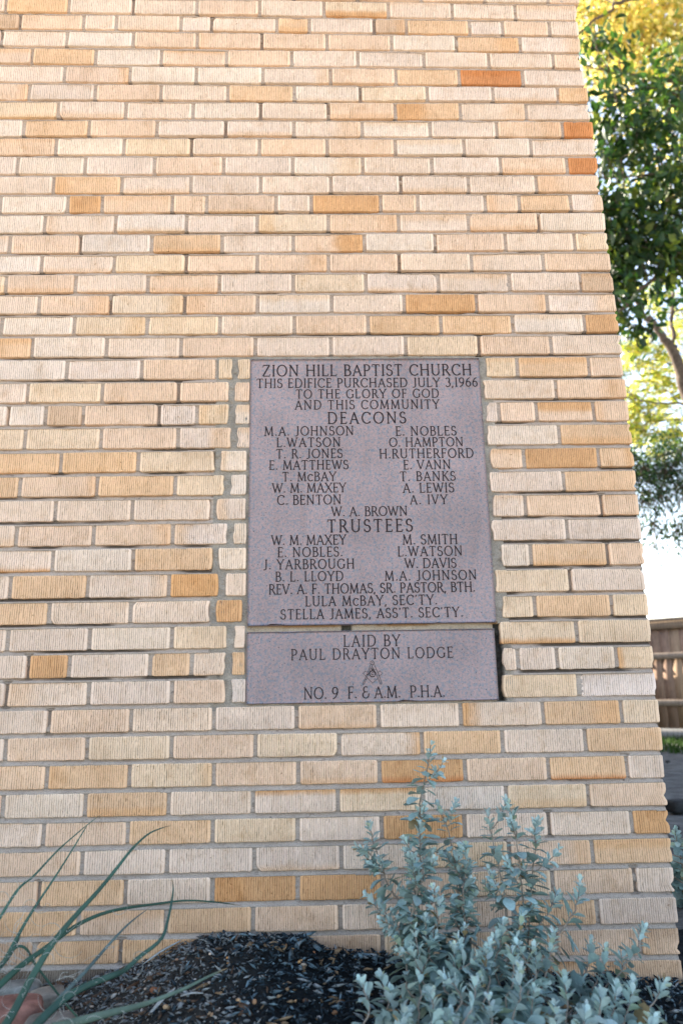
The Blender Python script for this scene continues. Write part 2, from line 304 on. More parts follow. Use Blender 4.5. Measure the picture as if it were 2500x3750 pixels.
def add_brick(mb, x0, x1, ztop, zbot, col, seed, rows=11, col2=None, side='b', frac=.3, rag0=0, rag1=0, grooves=True, place=None, depth=0.035, ch=None):
    """one combed-face brick: ztop/zbot are functions of x; rag* = how ragged that end is"""
    r = np.random.default_rng(seed)
    w = x1-x0; m = 0.0062 if w > 0.05 else 0.003
    xs = [0, 0.0012, m*0.6]; ds = [0.0016, 0.0003, 0]; gi = [0, 0, 0]
    if grooves and w > 0.03:
        n = max(3, int((w-2*m)/r.uniform(0.0050, 0.0056))); p = (w-2*m)/n
        k = 0
        for i in range(n):
            a = m+i*p; jw = r.uniform(.55, 1.15)
            xs += [a+p*0.12, a+p*(0.12+0.23*jw), a+p*(0.12+0.46*jw)]; ds += [0, 1, 0]; gi += [0, 1, 0]
    else:
        xs += list(np.linspace(m, w-m, 6)); ds += [0]*6; gi += [0]*6
    xs += [w-m*0.6, w-0.0012, w]; ds += [0, 0.0003, 0.0016]; gi += [0, 0, 0]
    xs = np.array(xs); ds = np.array(ds); gi = np.array(gi, bool); nx = len(xs)
    ts = np.concatenate([[0, 0.02], np.linspace(0.07, 0.93, rows-4), [0.98, 1]]); ny = len(ts)
    X = np.tile(xs, (ny, 1)); T = np.tile(ts[:, None], (1, nx)); D = np.tile(ds, (ny, 1))
    # grooves: random depth, sometimes a deep torn pit, sometimes almost none
    gd = 0.0021 + 0.0024*r.random((ny, nx))**1.5; rough = r.uniform(0.3, 1.45)
    pits = r.random((ny, nx)) < 0.15*rough; gd[pits] += r.uniform(0.0015, 0.004, pits.sum())
    shallow = r.random((ny, nx)) < 0.12; gd[shallow] *= 0.3
    gd[0] = gd[-1] = 0.0012; gd *= 0.8+0.3*rough
    D = np.where(gi[None, :], gd, D)
    if grooves:
        X[2:-2, 3:-3] += r.normal(0, 0.00028, (ny-4, nx-6))
        D[1:-1, 3:-3] += np.abs(r.normal(0, 0.00035, (ny-2, nx-6)))*(~gi[None, 3:-3])
    edge = np.minimum(T, 1-T); D += np.where(edge < 0.001, 0.0016, 0)
    # torn / chipped places
    for _ in range(r.integers(0, 5)):
        cx, ct, cr = r.uniform(0, w), r.random(), r.uniform(0.004, 0.012)
        D += 0.0024*np.exp(-(((X-cx)/cr)**2+((T-ct)*0.055/cr)**2))
    # outline: rounded corners, wavy ends
    e = 2*np.abs(T-0.5); ex = 2*np.abs(X/w-0.5)
    endw0 = 0.0008*vn(T*4, seed*0.37, 3) + 0.0016*e**22 + rag0*(0.007*vn(T*3.2, seed*1.7, 4))
    endw1 = 0.0008*vn(T*4, seed*0.91, 6) + 0.0016*e**22 + rag1*(0.007*vn(T*3.2, seed*2.3, 8))
    if ch is not None:        # a broken corner (end, level, size)
        for (en, lv, sz) in ch:
            g = sz*np.exp(-((T-lv)/0.13)**2)
            if en == 0: endw0 = endw0+g
            else: endw1 = endw1+g
    s = X/w; Xw = x0 + endw0*(1-s)**3 + X - endw1*s**3
    zt, zb = ztop(Xw), zbot(Xw)
    lip = 0.0010*(ex**40)
    zt = zt - 0.0011*vn(Xw*60, seed*3.1, 2) - lip; zb = zb + 0.0014*vn(Xw*60, seed*4.7, 5) + lip
    Z = zt + (zb-zt)*T
    tiltx, tilty, off = r.normal(0, 0.0007), r.normal(0, 0.0008), r.normal(0, 0.0009)
    Yv = D + off + tiltx*(s-.5)*2 + tilty*(T-.5)*2
    V = np.stack([Xw, Yv, Z], -1)
    # colour of the clay: soft mottling per brick
    a = r.uniform(-1, 1, 2)
    mott = 1 + 0.05*(a[0]*(s-.5)*2 + a[1]*(T-.5)*2) + 0.10*(fbm(Xw*24+seed, Z*40, 4)-.5)
    C_ = col[None, None, :]*(1+r.normal(0, 0.02))*mott[..., None]
    C_ = C_*(1+np.array([0.010, 0, -0.020])*r.normal(0, 1))
    if col2 is None and r.random() < 0.3:      # kiln flash: a soft warmer patch towards one edge
        col2 = col*np.array([0.98, 0.90, 0.80]); side = r.choice(list('tblr')); frac = r.uniform(.1, .4)
    if col2 is not None:
        q = {'t': T, 'b': 1-T, 'l': s, 'r': 1-s}[side]; q = q + 0.12*(fbm(Xw*50, Z*50, seed % 97)-.5)
        wgt = np.clip((frac+0.1-q)/0.2, 0, 1)[..., None]; C_ = C_*(1-wgt) + col2*wgt
    # end bands are smooth and paler, ridges paler than the shade-darkened cuts
    band = ((X < m*0.9) | (X > w-m*0.9)) & (col2 is None); C_ = C_*np.where(band, 1.05, 1.0)[..., None]
    C_ = C_*np.where(gi[None, :] & (gd > .0018), np.where(pits, 0.38, 0.66), 1.0)[..., None]     # shade of the deeper cuts and pits put into the colour
    low = np.clip((0.26-Z)/0.2, 0, 1)*np.clip((fbm(Xw*9, Z*12, 77)-.3)/.3, 0, 1)       # soil splashed on the lowest courses
    C_ = C_*(1-low[..., None]*np.array([.30, .33, .34]))
    F = grid_faces(nx, ny)
    # skirt back into the wall
    ring = np.concatenate([np.arange(nx), nx*np.arange(1, ny)+nx-1, nx*(ny-1)+np.arange(nx-2, -1, -1), nx*np.arange(ny-2, 0, -1)])
    Vf = V.reshape(-1, 3); back = Vf[ring].copy(); back[:, 1] = depth
    Vall = np.vstack([Vf, back]); Call = np.vstack([C_.reshape(-1, 3), C_.reshape(-1, 3)[ring]*0.97])
    nb = nx*ny; L = len(ring); i = np.arange(L); j = (i+1) % L
    F2 = np.stack([ring[i], nb+i, nb+j, ring[j]], 1)
    if place is not None: Vall = place(Vall)
    mb.add(Vall, np.vstack([F[:, ::-1], F2[:, ::-1]]), Call)

bw = MB(); WL = -3.4; WTOP = 62   # bricks go on past the frame to the left and above
def row_top(j): return lambda X, j=j: bedline(j-1, X) - JH
def row_bot(j): return lambda X, j=j: bedline(j, X) + JH
sd_i = 100
for j in range(-9, 46):  # unseen wall top kept low so sunlit ground bounces more light
    if 0 <= j < 43:
        _, zl, zr, A, B_, gap, edge = ROWS[j]; codes = CODES[j]
        if gap is None:
            J = A+B_; segs = [(a, b) for a, b in zip([None]+J, J+[edge])]
        else:
            segs = [(a, b) for a, b in zip([None]+A, A+[('g', gap[0])])] + [(a, b) for a, b in zip([('g', gap[1])]+B_, B_+[edge])]
            codes = codes.replace('|', '')
        first = (A+B_)[0]; prev = segs[0]
        segs[0] = (first-0.2032+random.uniform(-.002, .002), first)
        if j in (1, 11, 21, 31): segs[0] = (first-(0.1 if j in (21,) else 0.2032), first)
    else:
        off = 0.0 if j % 2 == 0 else 0.1016; J = [-(0.2 - off) - 0.2032*k for k in range(9)][::-1]
        segs = [(a, b) for a, b in zip([J[0]-0.2032]+J, J+[0.003])]; codes = ''.join(random.choice('LLLLPPPWYT') for _ in segs); edge = 0.003
    segs = list(segs); x = segs[0][0]; codes = list(codes)
    while x > WL:
        segs.insert(0, (x-0.2032, x)); codes.insert(0, random.choice('LLLLPPWYT')); x -= 0.2032
    lead = len(codes)-len(CODES[j].replace('|', '')) if 0 <= j < 43 else 0
    for k, (a, b) in enumerate(segs):
        sd_i += 1; rag0 = rag1 = 0; kk = k-lead
        if isinstance(a, tuple): x0 = a[1]; rag0 = 1
        else: x0 = a + JH
        if isinstance(b, tuple): x1 = b[1]; rag1 = 0.2
        else: x1 = b - JH
        if k == len(segs)-1: x1 = edge
        if j in CUT and gap is not None:
            lastA = len(A)-1
            if kk == lastA: x1 -= 0.0015; rag1 = 0.8
            if isinstance(b, tuple): x0 += 0.002; rag0 = 0.8
        vis = x1 > -2.0 and -2 <= j
        c2 = TWO.get((j, kk)); code = codes[k] if k < len(codes) else 'L'
        chips = None
        r_ = random.random()
        if r_ < 0.06: chips = [(random.choice((0, 1)), random.choice((0.0, 1.0)), random.uniform(.004, .010))]
        if k == len(segs)-1 and random.random() < .5: chips = [(1, random.random(), random.uniform(.003, .010))]
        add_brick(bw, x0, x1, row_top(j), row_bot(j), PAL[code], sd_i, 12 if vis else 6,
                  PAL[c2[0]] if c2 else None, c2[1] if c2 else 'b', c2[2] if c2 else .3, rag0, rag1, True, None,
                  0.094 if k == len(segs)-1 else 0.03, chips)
church = empty('church_building', (0, 0, 0), 'cream combed brick church wall with two granite tablets set into it', 'building')
bw.build('brickwork', M_BRICK, church)

# side return of the building (faces +X), same bricks
sw = MB(); BD = 12.0  # depth out of view, stretched so the building shades the yard
def turn(V): return np.stack([-V[:, 1]+0.0, V[:, 0], V[:, 2]], 1)   # wall-local x runs back along +Y
for j in range(-9, 46):
    edge_x = ROWS[j][6] if 0 <= j < 43 else 0.003
    stretcher_front = (j % 2 == 0)
    y = 0.0945 if stretcher_front else 0.0945
    first = True
    zt, zb = float(bedline(j-1, 0.0))-JH, float(bedline(j, 0.0))+JH
    while y < BD-0.05:
        L = 0.193 if not (first and stretcher_front is False) else 0.0935
        sd_i += 1
        def pl(V, ex=edge_x): W = turn(V); W[:, 0] += ex; return W
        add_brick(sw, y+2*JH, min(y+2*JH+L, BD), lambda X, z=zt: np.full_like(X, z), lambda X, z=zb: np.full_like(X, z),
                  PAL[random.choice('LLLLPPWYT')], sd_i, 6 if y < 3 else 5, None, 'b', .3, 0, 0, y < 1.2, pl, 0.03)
        y += L+2*JH; first = False
sw.build('side_brickwork', M_BRICK, church)

# mortar: struck joints, deeper under each brick, rough grout round the tablets
P1 = dict(x0=-1.0303, x1=-0.398, z0=0.8405, z1=1.5705); P2 = dict(x0=-1.0303, x1=-0.3978, z0=0.6495, z1=0.8255)
P2['x1'] = -0.4050
mm = MB()
_ez=np.array([(r_[1]+r_[2])/2 for r_ in ROWS])[::-1]; _ex=np.array([r_[6] for r_ in ROWS])[::-1]
_ex=np.convolve(np.pad(_ex,2,'edge'),np.ones(5)/5,'valid')
def edge_at(z): return np.interp(z,_ez,_ex)
def mortar_patch(x0, x1, z0, z1, dx, dz):
    nx = int((x1-x0)/dx)+1; nz = int((z1-z0)/dz)+1
    X, Z = np.meshgrid(np.linspace(x0, x1, nx), np.linspace(z0, z1, nz))
    up = np.full(X.shape, 9.0)                       # signed distance to nearest bed line, positive above it
    for j in range(-21, 47):
        d = Z-bedline(j, X); up = np.where(np.abs(d) < np.abs(up), d, up)
    u = np.clip(up/JH, -1.3, 1.3)
    bed = np.abs(up) < JH*1.6
    D = np.where(bed, 0.0034+0.0036*u, 0.0040) + 0.0035*(fbm(X*90, Z*160, 1)-.5) + 0.0025*(vn(X*25, Z*25, 7)-.5)
    D += 0.004*np.clip((fbm(X*9, Z*9, 12)-.62)/.1, 0, 1)*np.where(u > 0.2, 1, 0)       # washed-out stretches under some bricks
    inside = (X > P2['x0']-0.095) & (X < P2['x1']+0.042) & (Z > P2['z0']-0.016) & (Z < P1['z1']+0.012)
    Dg = 0.0040 + 0.012*(fbm(X*70, Z*70, 21)-.45)
    D = np.where(inside, np.maximum(Dg, 0.0044), D)
    mid = (X > P1['x0']) & (X < P1['x1']+0.004) & (Z < P1['z0']+0.004) & (Z > P2['z1']-0.004)
    D = np.where(mid, 0.004+0.003*(fbm(X*60, Z*200, 31)-.5)+0.003*np.clip((Z-P2['z1'])/0.015, 0, 1), D)
    gap = (X > P2['x1']-0.002) & (X < P2['x1']+0.022) & (Z < P2['z1']+0.012) & (Z > P2['z0']-0.002)
    D = np.where(gap, 0.020+0.02*(fbm(X*60, Z*60, 41)-.5), D)
    hole = (np.abs(X-(-0.7785)) < 0.013) & mid
    D = np.where(hole, 0.024+0.008*(fbm(X*120, Z*120, 43)-.5), D)
    DX = np.zeros(X.shape); Zmid = 1.5
    vj = np.zeros(X.shape, bool)                     # open upright joints only; behind the bricks the bed lies deep
    for j in range(0, 43):
        jz = (Z < bedline(j-1, X)) & (Z > bedline(j, X))
        for xj in ROWS[j][3]+ROWS[j][4]:
            vm = jz & (np.abs(X-xj) < 0.0105); vj |= vm; hsh = float(_h(np.array(int((xj+9)*997)), np.array(j), 5))
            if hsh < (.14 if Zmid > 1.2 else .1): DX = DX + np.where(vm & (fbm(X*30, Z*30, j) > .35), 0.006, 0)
    D = np.where(bed | vj | inside | mid | gap | hole | (Z > bedline(-1, X)) | (X < -2.0), D, 0.018)+DX; SOOT = DX > 0
    D = np.maximum(D, 0.0004)
    base = sr(182, 166, 153); cool = sr(172, 163, 155)
    k = np.clip((1.9-Z)/1.6, 0, 1)[..., None]; C_ = base*(1-k)+cool*k
    C_ = np.where(inside[..., None], sr(156, 151, 143)*(1+0.6*(fbm(X*30, Z*30, 3)-.5))[..., None], C_)
    cream = sr(170, 158, 141)*(1+0.2*(fbm(X*40, Z*60, 3)-.5))[..., None]
    tan = np.clip((Z-0.832)/0.006, 0, 1)[..., None]*np.clip((fbm(X*16, Z*3, 8)-.35)/.2, 0, 1)[..., None]
    C_ = np.where(mid[..., None], cream*(1-tan)+sr(150, 120, 86)*tan, C_)
    C_ = np.where(gap[..., None], sr(62, 62, 60)*(0.45+0.9*fbm(X*90, Z*90, 13))[..., None], C_)
    C_ = np.where(hole[..., None], sr(92, 94, 90)*np.ones(3), C_)
    # soot-dark washed stretches of bed joint, mostly high and towards the corner
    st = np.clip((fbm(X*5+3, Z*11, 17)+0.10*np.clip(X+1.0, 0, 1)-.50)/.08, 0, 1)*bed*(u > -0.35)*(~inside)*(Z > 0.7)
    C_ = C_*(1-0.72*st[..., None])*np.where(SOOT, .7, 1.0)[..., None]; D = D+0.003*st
    if x1 > -0.1: X = np.minimum(X, edge_at(Z)-0.006)
    V = np.stack([X, D, Z], -1).reshape(-1, 3)
    mm.add(V, grid_faces(nx, nz), C_.reshape(-1, 3))
mortar_patch(-2.0, 0.004, -0.05, 2.90, 0.0042, 0.0021)
mortar_patch(-3.45, -2.0, -0.05, 3.34, 0.02, 0.004)
mortar_patch(-2.0, 0.004, 2.90, 3.34, 0.02, 0.004)
# mortar of the side face
nz = 900; Zs = np.linspace(-0.05, 3.34, nz); Ys = np.linspace(0.005, BD, 200); Y_, Z_ = np.meshgrid(Ys, Zs)
Ds = edge_at(Z_)-0.007+0.002*(fbm(Y_*60, Z_*120, 5)-.5)
mm.add(np.stack([Ds, Y_, Z_], -1).reshape(-1, 3), grid_faces(len(Ys), nz), sr(158, 145, 130))
mm.build('mortar_joints', M_MORTAR, church, True)
rf = MB(); box(rf, (-3.45, 0.05, -0.3), (-0.04, BD, 3.33), sr(150, 140, 128)); rf.build('core_wall', M_MORTAR, church)
rf = MB(); box(rf, (-3.47, -0.05, 3.36), (0.05, BD+0.05, 3.50), sr(90, 88, 86)); rf.build('roof', M_ROOF, church)
# ---------------------------------------------------------------- engraved roman capitals
def arc(cx, cy, rx, ry, a0, a1, n=14):
    a = np.radians(np.linspace(a0, a1, n)); return [(cx+rx*math.cos(t), cy+ry*math.sin(t)) for t in a]
K, T_ = 'K', 'T'
def ser(x, y): return (T_, [(x-.10, y), (x+.10, y)])
def stem(x, y0=0, y1=1): return [(K, [(x, y0), (x, y1)]), ser(x, y0), ser(x, y1)]
GL = {
'A': (.80, [(T_, [(.08,0),(.40,1)]), (K, [(.39,1),(.72,0)]), (T_, [(.2,.34),(.6,.34)]), ser(.08,0), ser(.72,0)]),
'B': (.64, stem(.14)+[('C', [(.14,1)]+arc(.32,.765,.2,.235,90,-90)+[(.14,.53)]), ('C', [(.14,.53)]+arc(.34,.265,.25,.265,90,-90)+[(.14,0)])]),
'C': (.80, [('C', arc(.46,.5,.38,.5,48,312,24)), (K, [(.72,.96),(.72,.76)]), (T_, [(.74,.04),(.70,.2)])]),
'D': (.84, stem(.14)+[('C', [(.14,1),(.34,1)]+arc(.38,.5,.38,.5,90,-90,18)+[(.34,0),(.14,0)])]),
'E': (.60, stem(.14)+[(T_, [(.14,1),(.52,1),(.53,.86)]), (T_, [(.14,.53),(.44,.53)]), (T_, [(.44,.6),(.44,.46)]), (T_, [(.14,0),(.53,0),(.56,.16)])]),
'F': (.58, stem(.14)+[(T_, [(.14,1),(.52,1),(.53,.86)]), (T_, [(.14,.52),(.44,.52)]), (T_, [(.44,.59),(.44,.45)])]),
'G': (.86, [('C', arc(.46,.5,.38,.5,48,318,24)), (K, [(.72,.96),(.72,.76)]), (K, [(.75,.06),(.75,.42)]), ser(.75,.42)]),
'H': (.84, stem(.14)+stem(.70)+[(T_, [(.14,.52),(.70,.52)])]),
'I': (.28, stem(.14)),
'J': (.42, [(K, [(.28,1),(.28,.2)]), ser(.28,1), ('C', [(.28,.22)]+arc(.06,.14,.22,.2,0,-110,8))]),
'K': (.74, stem(.14)+[(T_, [(.64,1),(.14,.42)]), (K, [(.30,.60),(.68,0)]), ser(.64,1), ser(.68,0)]),
'L': (.60, stem(.14)+[(T_, [(.14,0),(.54,0),(.57,.18)])]),
'M': (1.0, [(T_, [(.12,0),(.18,1)]), (K, [(.18,1),(.49,.04)]), (T_, [(.49,.04),(.80,1)]), (K, [(.80,1),(.87,0)]), ser(.12,0), ser(.87,0), (T_, [(.08,1),(.2,1)]), (T_, [(.78,1),(.9,1)])]),
'N': (.88, [(T_, [(.14,0),(.14,1)]), (K, [(.14,1),(.72,0)]), (T_, [(.72,0),(.72,1)]), ser(.14,0), ser(.72,1), (T_, [(.03,1),(.16,1)])]),
'O': (.92, [('C', arc(.46,.5,.39,.5,0,360,32))]),
'P': (.62, stem(.14)+[('C', [(.14,1),(.3,1)]+arc(.32,.73,.23,.27,90,-90)+[(.14,.46)])]),
'R': (.72, stem(.14)+[('C', [(.14,1),(.3,1)]+arc(.32,.745,.22,.255,90,-90)+[(.14,.49)]), (K, [(.36,.49),(.66,0)]), ser(.68,0)]),
'S': (.58, [('C', arc(.29,.75,.2,.25,40,240,14)+arc(.29,.26,.23,.26,75,-140,18)), (T_, [(.46,.96),(.46,.78)]), (T_, [(.08,.24),(.08,.04)])]),
'T': (.72, [(K, [(.36,0),(.36,1)]), ser(.36,0), (T_, [(.05,.84),(.06,1),(.66,1),(.67,.84)])]),
'U': (.82, [(K, [(.14,1),(.14,.32)]), ('C', [(.14,.34)]+arc(.41,.3,.27,.3,180,360,16)+[(.68,.34)]), (T_, [(.68,.3),(.68,1)]), ser(.14,1), ser(.68,1)]),
'V': (.78, [(K, [(.06,1),(.38,0)]), (T_, [(.38,0),(.70,1)]), ser(.06,1), ser(.70,1)]),
'W': (1.12, [(K, [(.06,1),(.33,0)]), (T_, [(.33,0),(.56,.95)]), (K, [(.52,1),(.79,0)]), (T_, [(.79,0),(1.04,1)]), ser(.06,1), ser(1.04,1)]),
'X': (.78, [(K, [(.08,1),(.70,0)]), (T_, [(.08,0),(.68,1)]), ser(.08,1), ser(.68,1), ser(.08,0), ser(.70,0)]),
'Y': (.74, [(K, [(.06,1),(.37,.45)]), (T_, [(.68,1),(.37,.45)]), (K, [(.37,.45),(.37,0)]), ser(.06,1), ser(.68,1), ser(.37,0)]),
'Z': (.72, [(T_, [(.1,.84),(.1,1),(.62,1)]), (K, [(.62,1),(.08,0)]), (T_, [(.08,0),(.64,0),(.66,.17)])]),
'1': (.34, stem(.17)), '3': (.56, [('C', arc(.26,.75,.2,.25,150,-80,14)), ('C', arc(.26,.27,.25,.27,80,-150,16))]),
'6': (.60, [('C', arc(.3,.3,.23,.3,0,360,22)), ('C', [(.07,.3),(.12,.62),(.27,.88),(.48,1.02)])]),
'9': (.60, [('C', arc(.3,.7,.23,.3,0,360,22)), ('C', [(.53,.7),(.48,.38),(.33,.12),(.1,-.03)])]),
'&': (.66, [('C', arc(.36,.77,.22,.23,50,270,14)), ('C', arc(.34,.27,.27,.27,95,350,18)), (T_, [(.36,.54),(.52,.54)]), (T_, [(.61,.22),(.66,.4),(.56,.34)])]),
'.': (.24, [(K, [(.05,.06),(.19,.06)])]), ',': (.22, [(K, [(.13,.09),(.05,-.18)])]), "'": (.2, [(K, [(.1,1.02),(.07,.82)])]), ' ': (.34, []),
}
def scale_glyph(g, s): return (g[0]*s, [(k, [(x*s, y*s) for x, y in p]) for k, p in g[1]])
GL['c'] = scale_glyph(GL['C'], .74)
def ink_line(mb, P, w, y):
    """flat mitred stroke in the wall plane, a hair proud of the stone"""
    P = np.asarray(P, float); n = len(P); T = np.gradient(P, axis=0); T /= np.linalg.norm(T, axis=1)[:, None]+1e-12
    N = np.stack([-T[:, 1], T[:, 0]], 1); w = np.broadcast_to(w, (n,))[:, None]/2
    A, B = P+N*w, P-N*w
    V = np.zeros((2*n, 3)); V[:n, 0] = A[:, 0]; V[:n, 2] = A[:, 1]; V[n:, 0] = B[:, 0]; V[n:, 2] = B[:, 1]; V[:, 1] = y
    i = np.arange(n-1); mb.add(V, np.stack([i, i+1, n+i+1, n+i], 1), INK)
INK = sr(46, 40, 43)
def inscription(txt, u0, u1, vt, vb, parent, face, name='inscription', thick=.122, thin=.088, lw=1.0):
    """one engraved line, from its left/right/top/base pixels to wall metres"""
    a, b, c = at(u0, vb, face), at(u1, vb, face), at((u0+u1)/2, vt, face)
    base = (a[2]+b[2])/2; cap = c[2]-base; W = b[0]-a[0]
    nat = sum(GL[ch][0] for ch in txt); gaps = len(txt)-1
    sp = (W/cap-nat)/gaps; sx = 1.0
    if sp < 0.06: sx = (W/cap-0.06*gaps)/nat; sp = 0.06
    if sp > 0.22: sx = min(1.2, (W/cap-0.22*gaps)/nat); sp = (W/cap-nat*sx)/gaps
    mb = MB(); x = a[0]; yk = face-0.0006
    for ch in txt:
        g = GL[ch]
        for kind, pts in g[1]:
            yk -= 0.0000035
            P = np.array([(x+px*sx*cap, base+py*cap) for px, py in pts])
            if kind == 'C':
                T = np.gradient(P, axis=0); T /= np.linalg.norm(T, axis=1)[:, None]+1e-12
                w = (thin+(thick-thin)*np.abs(T[:, 1])**1.5)*cap
            else: w = (thick if kind == K else thin)*cap
            ink_line(mb, P, np.asarray(w)*lw, yk)
        x += (g[0]*sx+sp)*cap
    o = mb.build(name, M_INK, parent); return o

# ---------------------------------------------------------------- granite tablets
def slab(P, face, parent):
    mb = MB(); x0, x1, z0, z1 = P['x0'], P['x1'], P['z0'], P['z1']; e = 0.0012
    nx, nz = 46, 50
    X, Z = np.meshgrid(np.linspace(x0+e, x1-e, nx), np.linspace(z0+e, z1-e, nz))
    nz = max(40, int((z1-z0)/.009)); nx = 90
    X, Z = np.meshgrid(np.linspace(x0+e, x1-e, nx), np.linspace(z0+e, z1-e, nz)); Yf = np.full(X.shape, face)
    for sl_, ax_, sg in ((np.s_[:, 0], X, 1), (np.s_[:, -1], X, -1), (np.s_[0, :], Z, 1), (np.s_[-1, :], Z, -1)):     # slightly nibbled arrises
        k = (X[sl_]+Z[sl_]*1.7); ax_[sl_] += sg*(.0007*np.clip(fbm(k*60, k*0, 5)-.45, 0, 1)/.5+.0035*np.clip(vn(k*26, k*0, 9)-.88, 0, 1)/.12)
    ring = np.concatenate([np.arange(nx), nx*np.arange(1, nz)+nx-1, nx*(nz-1)+np.arange(nx-2, -1, -1), nx*np.arange(nz-2, 0, -1)])
    Vf = np.stack([X, Yf, Z], -1).reshape(-1, 3); b1 = Vf[ring].copy(); b1[:, 1] += e
    b1[:, 0] = np.where(b1[:, 0] < x0+.008, x0, np.where(b1[:, 0] > x1-.008, x1, b1[:, 0])); b1[:, 2] = np.where(b1[:, 2] < z0+.008, z0, np.where(b1[:, 2] > z1-.008, z1, b1[:, 2]))
    b2 = b1.copy(); b2[:, 1] = .05; L = len(ring); i = np.arange(L); j = (i+1) % L; nb = nx*nz
    mb.add(np.vstack([Vf, b1, b2]), np.vstack([grid_faces(nx, nz), np.stack([ring[i], ring[j], nb+j, nb+i], 1), np.stack([nb+i, nb+j, nb+L+j, nb+L+i], 1)]))
    return mb.build('slab', M_GRANITE, parent)
FACE = -0.004
t1 = empty('granite_tablet', (-0.714, FACE, P1['z0']), 'large pinkish grey granite tablet engraved with a church name and lists of names', 'tablet')
t2 = empty('granite_tablet', (-0.714, FACE, P2['z0']), 'small granite tablet engraved with a lodge name and compass emblem under the larger one', 'tablet')
slab(P1, FACE, t1); slab(P2, FACE, t2)
k_ = 1000/1568
def up_(x): return 880+x*k_
def v1(y): return 1280+y*k_
def v2(y): return 1900+y*k_
for tx, x0, x1, a, b in [
 ('ZION HILL BAPTIST CHURCH',125,1328,88,150), ('THIS EDIFICE PURCHASED JULY 3,1966',93,1362,166,216), ('TO THE GLORY OF GOD',318,1140,229,278),
 ('AND THIS COMMUNITY',313,1142,291,341), ('DEACONS',500,952,360,424), ('M.A. JOHNSON',137,652,442,493), ('E. NOBLES',890,1240,442,493),
 ('L.WATSON',207,577,507,558), ('O. HAMPTON',853,1280,506,556), ('T. R. JONES',205,587,572,623), ('H.RUTHERFORD',797,1339,570,622),
 ('E. MATTHEWS',165,621,637,688), ('E. VANN',935,1208,635,686), ('T. McBAY',240,550,704,755), ('T. BANKS',915,1235,701,753),
 ('W. M. MAXEY',183,607,768,820), ('A. LEWIS',932,1227,767,820), ('C. BENTON',210,580,836,889), ('A. IVY',973,1188,835,887),
 ('W. A. BROWN',522,960,902,955), ('TRUSTEES',498,990,976,1046)]:
    inscription(tx, up_(x0), up_(x1), v1(a), v1(b), t1, FACE)
for tx, x0, x1, a, b in [
 ('W. M. MAXEY',178,607,94,148), ('M. SMITH',930,1247,90,145), ('E. NOBLES.',213,587,163,217), ('L.WATSON',902,1275,158,212), ('J. YARBROUGH',133,655,233,287),
 ('W. DAVIS',943,1240,227,281), ('B. L. LLOYD',200,592,303,357), ('M.A. JOHNSON',828,1357,297,351), ('REV. A. F. THOMAS, SR. PASTOR, BTH.',163,1347,370,425),
 ("LULA McBAY, SEC'TY.",372,1130,441,496), ("STELLA JAMES, ASS'T. SEC'TY.",230,1277,514,569)]:
    inscription(tx, up_(x0), up_(x1), v2(a), v2(b), t1, FACE)
for tx, x0, x1, a, b in [('LAID BY',590,918,668,731), ('PAUL DRAYTON LODGE',290,1222,743,803), ('NO. 9  F. & A.M.  P.H.A.',363,1175,963,1028)]:
    inscription(tx, up_(x0), up_(x1), v2(a), v2(b), t2, FACE, thick=.108, thin=.08)
em = MB()
def epx(pts): return np.array([(lambda p: (p[0], p[2]))(at(1200+x*300/1568, 2260+y*300/1568, FACE)) for x, y in pts])
ey = FACE-0.0006
for pts, w in [
 (arc(848,873,36,36,0,360,20), 1.7), (arc(848,873,6,6,0,360,8), 1.5),
 ([(820,900),(790,990),(740,1110),(700,1200),(664,1280),(672,1294),(688,1290),(735,1180),(790,1060),(848,935),(862,912)], 1.6),
 ([(884,898),(920,985),(965,1085),(1000,1175),(1032,1270),(1024,1288),(1004,1284),(960,1170),(915,1065),(860,965),(848,950)], 1.6),
 ([(800,1060),(722,1130),(672,1080),(718,1030),(750,1056)], 1.4), ([(960,1060),(996,1025),(1040,1075),(985,1130)], 1.4),
 ([(752,1160),(856,1264),(950,1175)], 1.5),
 (arc(853,1085,58,56,40,330,22), 3.2), ([(905,1110),(905,1060),(880,1062)], 3.0), (arc(853,1085,22,22,20,300,10), 2.0), ([(850,985),(838,1030),(880,1030),(850,985)], 3.0)]:
    ey -= 0.000004; P = epx(pts); 
    ink_line(em, P, w*0.00072, ey)
em.build('emblem', M_INK, t2)
# ---------------------------------------------------------------- ground
mp_px = [(-300,3740),(0,3660),(200,3610),(330,3595),(440,3560),(558,3519),(662,3464),(760,3432),(880,3424),(1012,3424),(1116,3440),(1196,3472),(1385,3492),(1489,3520),(1700,3550),(1950,3570),(2200,3580),(2376,3582),(2500,3590)]
mpw = np.array([(lambda p: (p[0], p[2]))(at(u, v, 0.0)) for u, v in mp_px])
def yard_z(X, Y): return -0.12*np.clip((Y-1)/6, 0, 1) + 0.03*(fbm(X*1.3, Y*1.3, 51)-.5)
def bed_z(X, Y):
    zw = np.interp(X, mpw[:, 0], mpw[:, 1]); zw = np.where(X > 0.05, 0.01, zw)
    fall = np.exp(-(np.clip(-Y, 0, 9)/0.62)**2); back = np.clip(1-Y/0.4, 0, 1)
    return (zw*fall)*np.where(Y > 0, back, 1) + 0.016*(fbm(X*16, Y*16, 61)-.5) + 0.01*(vn(X*45, Y*45, 63)-.5)
gx = np.concatenate([-np.geomspace(900, 4, 24), np.linspace(-3.6, 4, 60), np.geomspace(4.6, 900, 24)])
gy = np.concatenate([-np.geomspace(900, 3, 20), np.linspace(-2.6, 14, 110), np.geomspace(15, 900, 20)])
GX, GY = np.meshgrid(gx, gy); GZ = yard_z(GX, GY) - 0.012
inb = (GX > -2.6) & (GX < 0.35) & (GY > -1.0) & (GY < 0.25); GZ = np.where(inb, GZ-0.12, GZ)
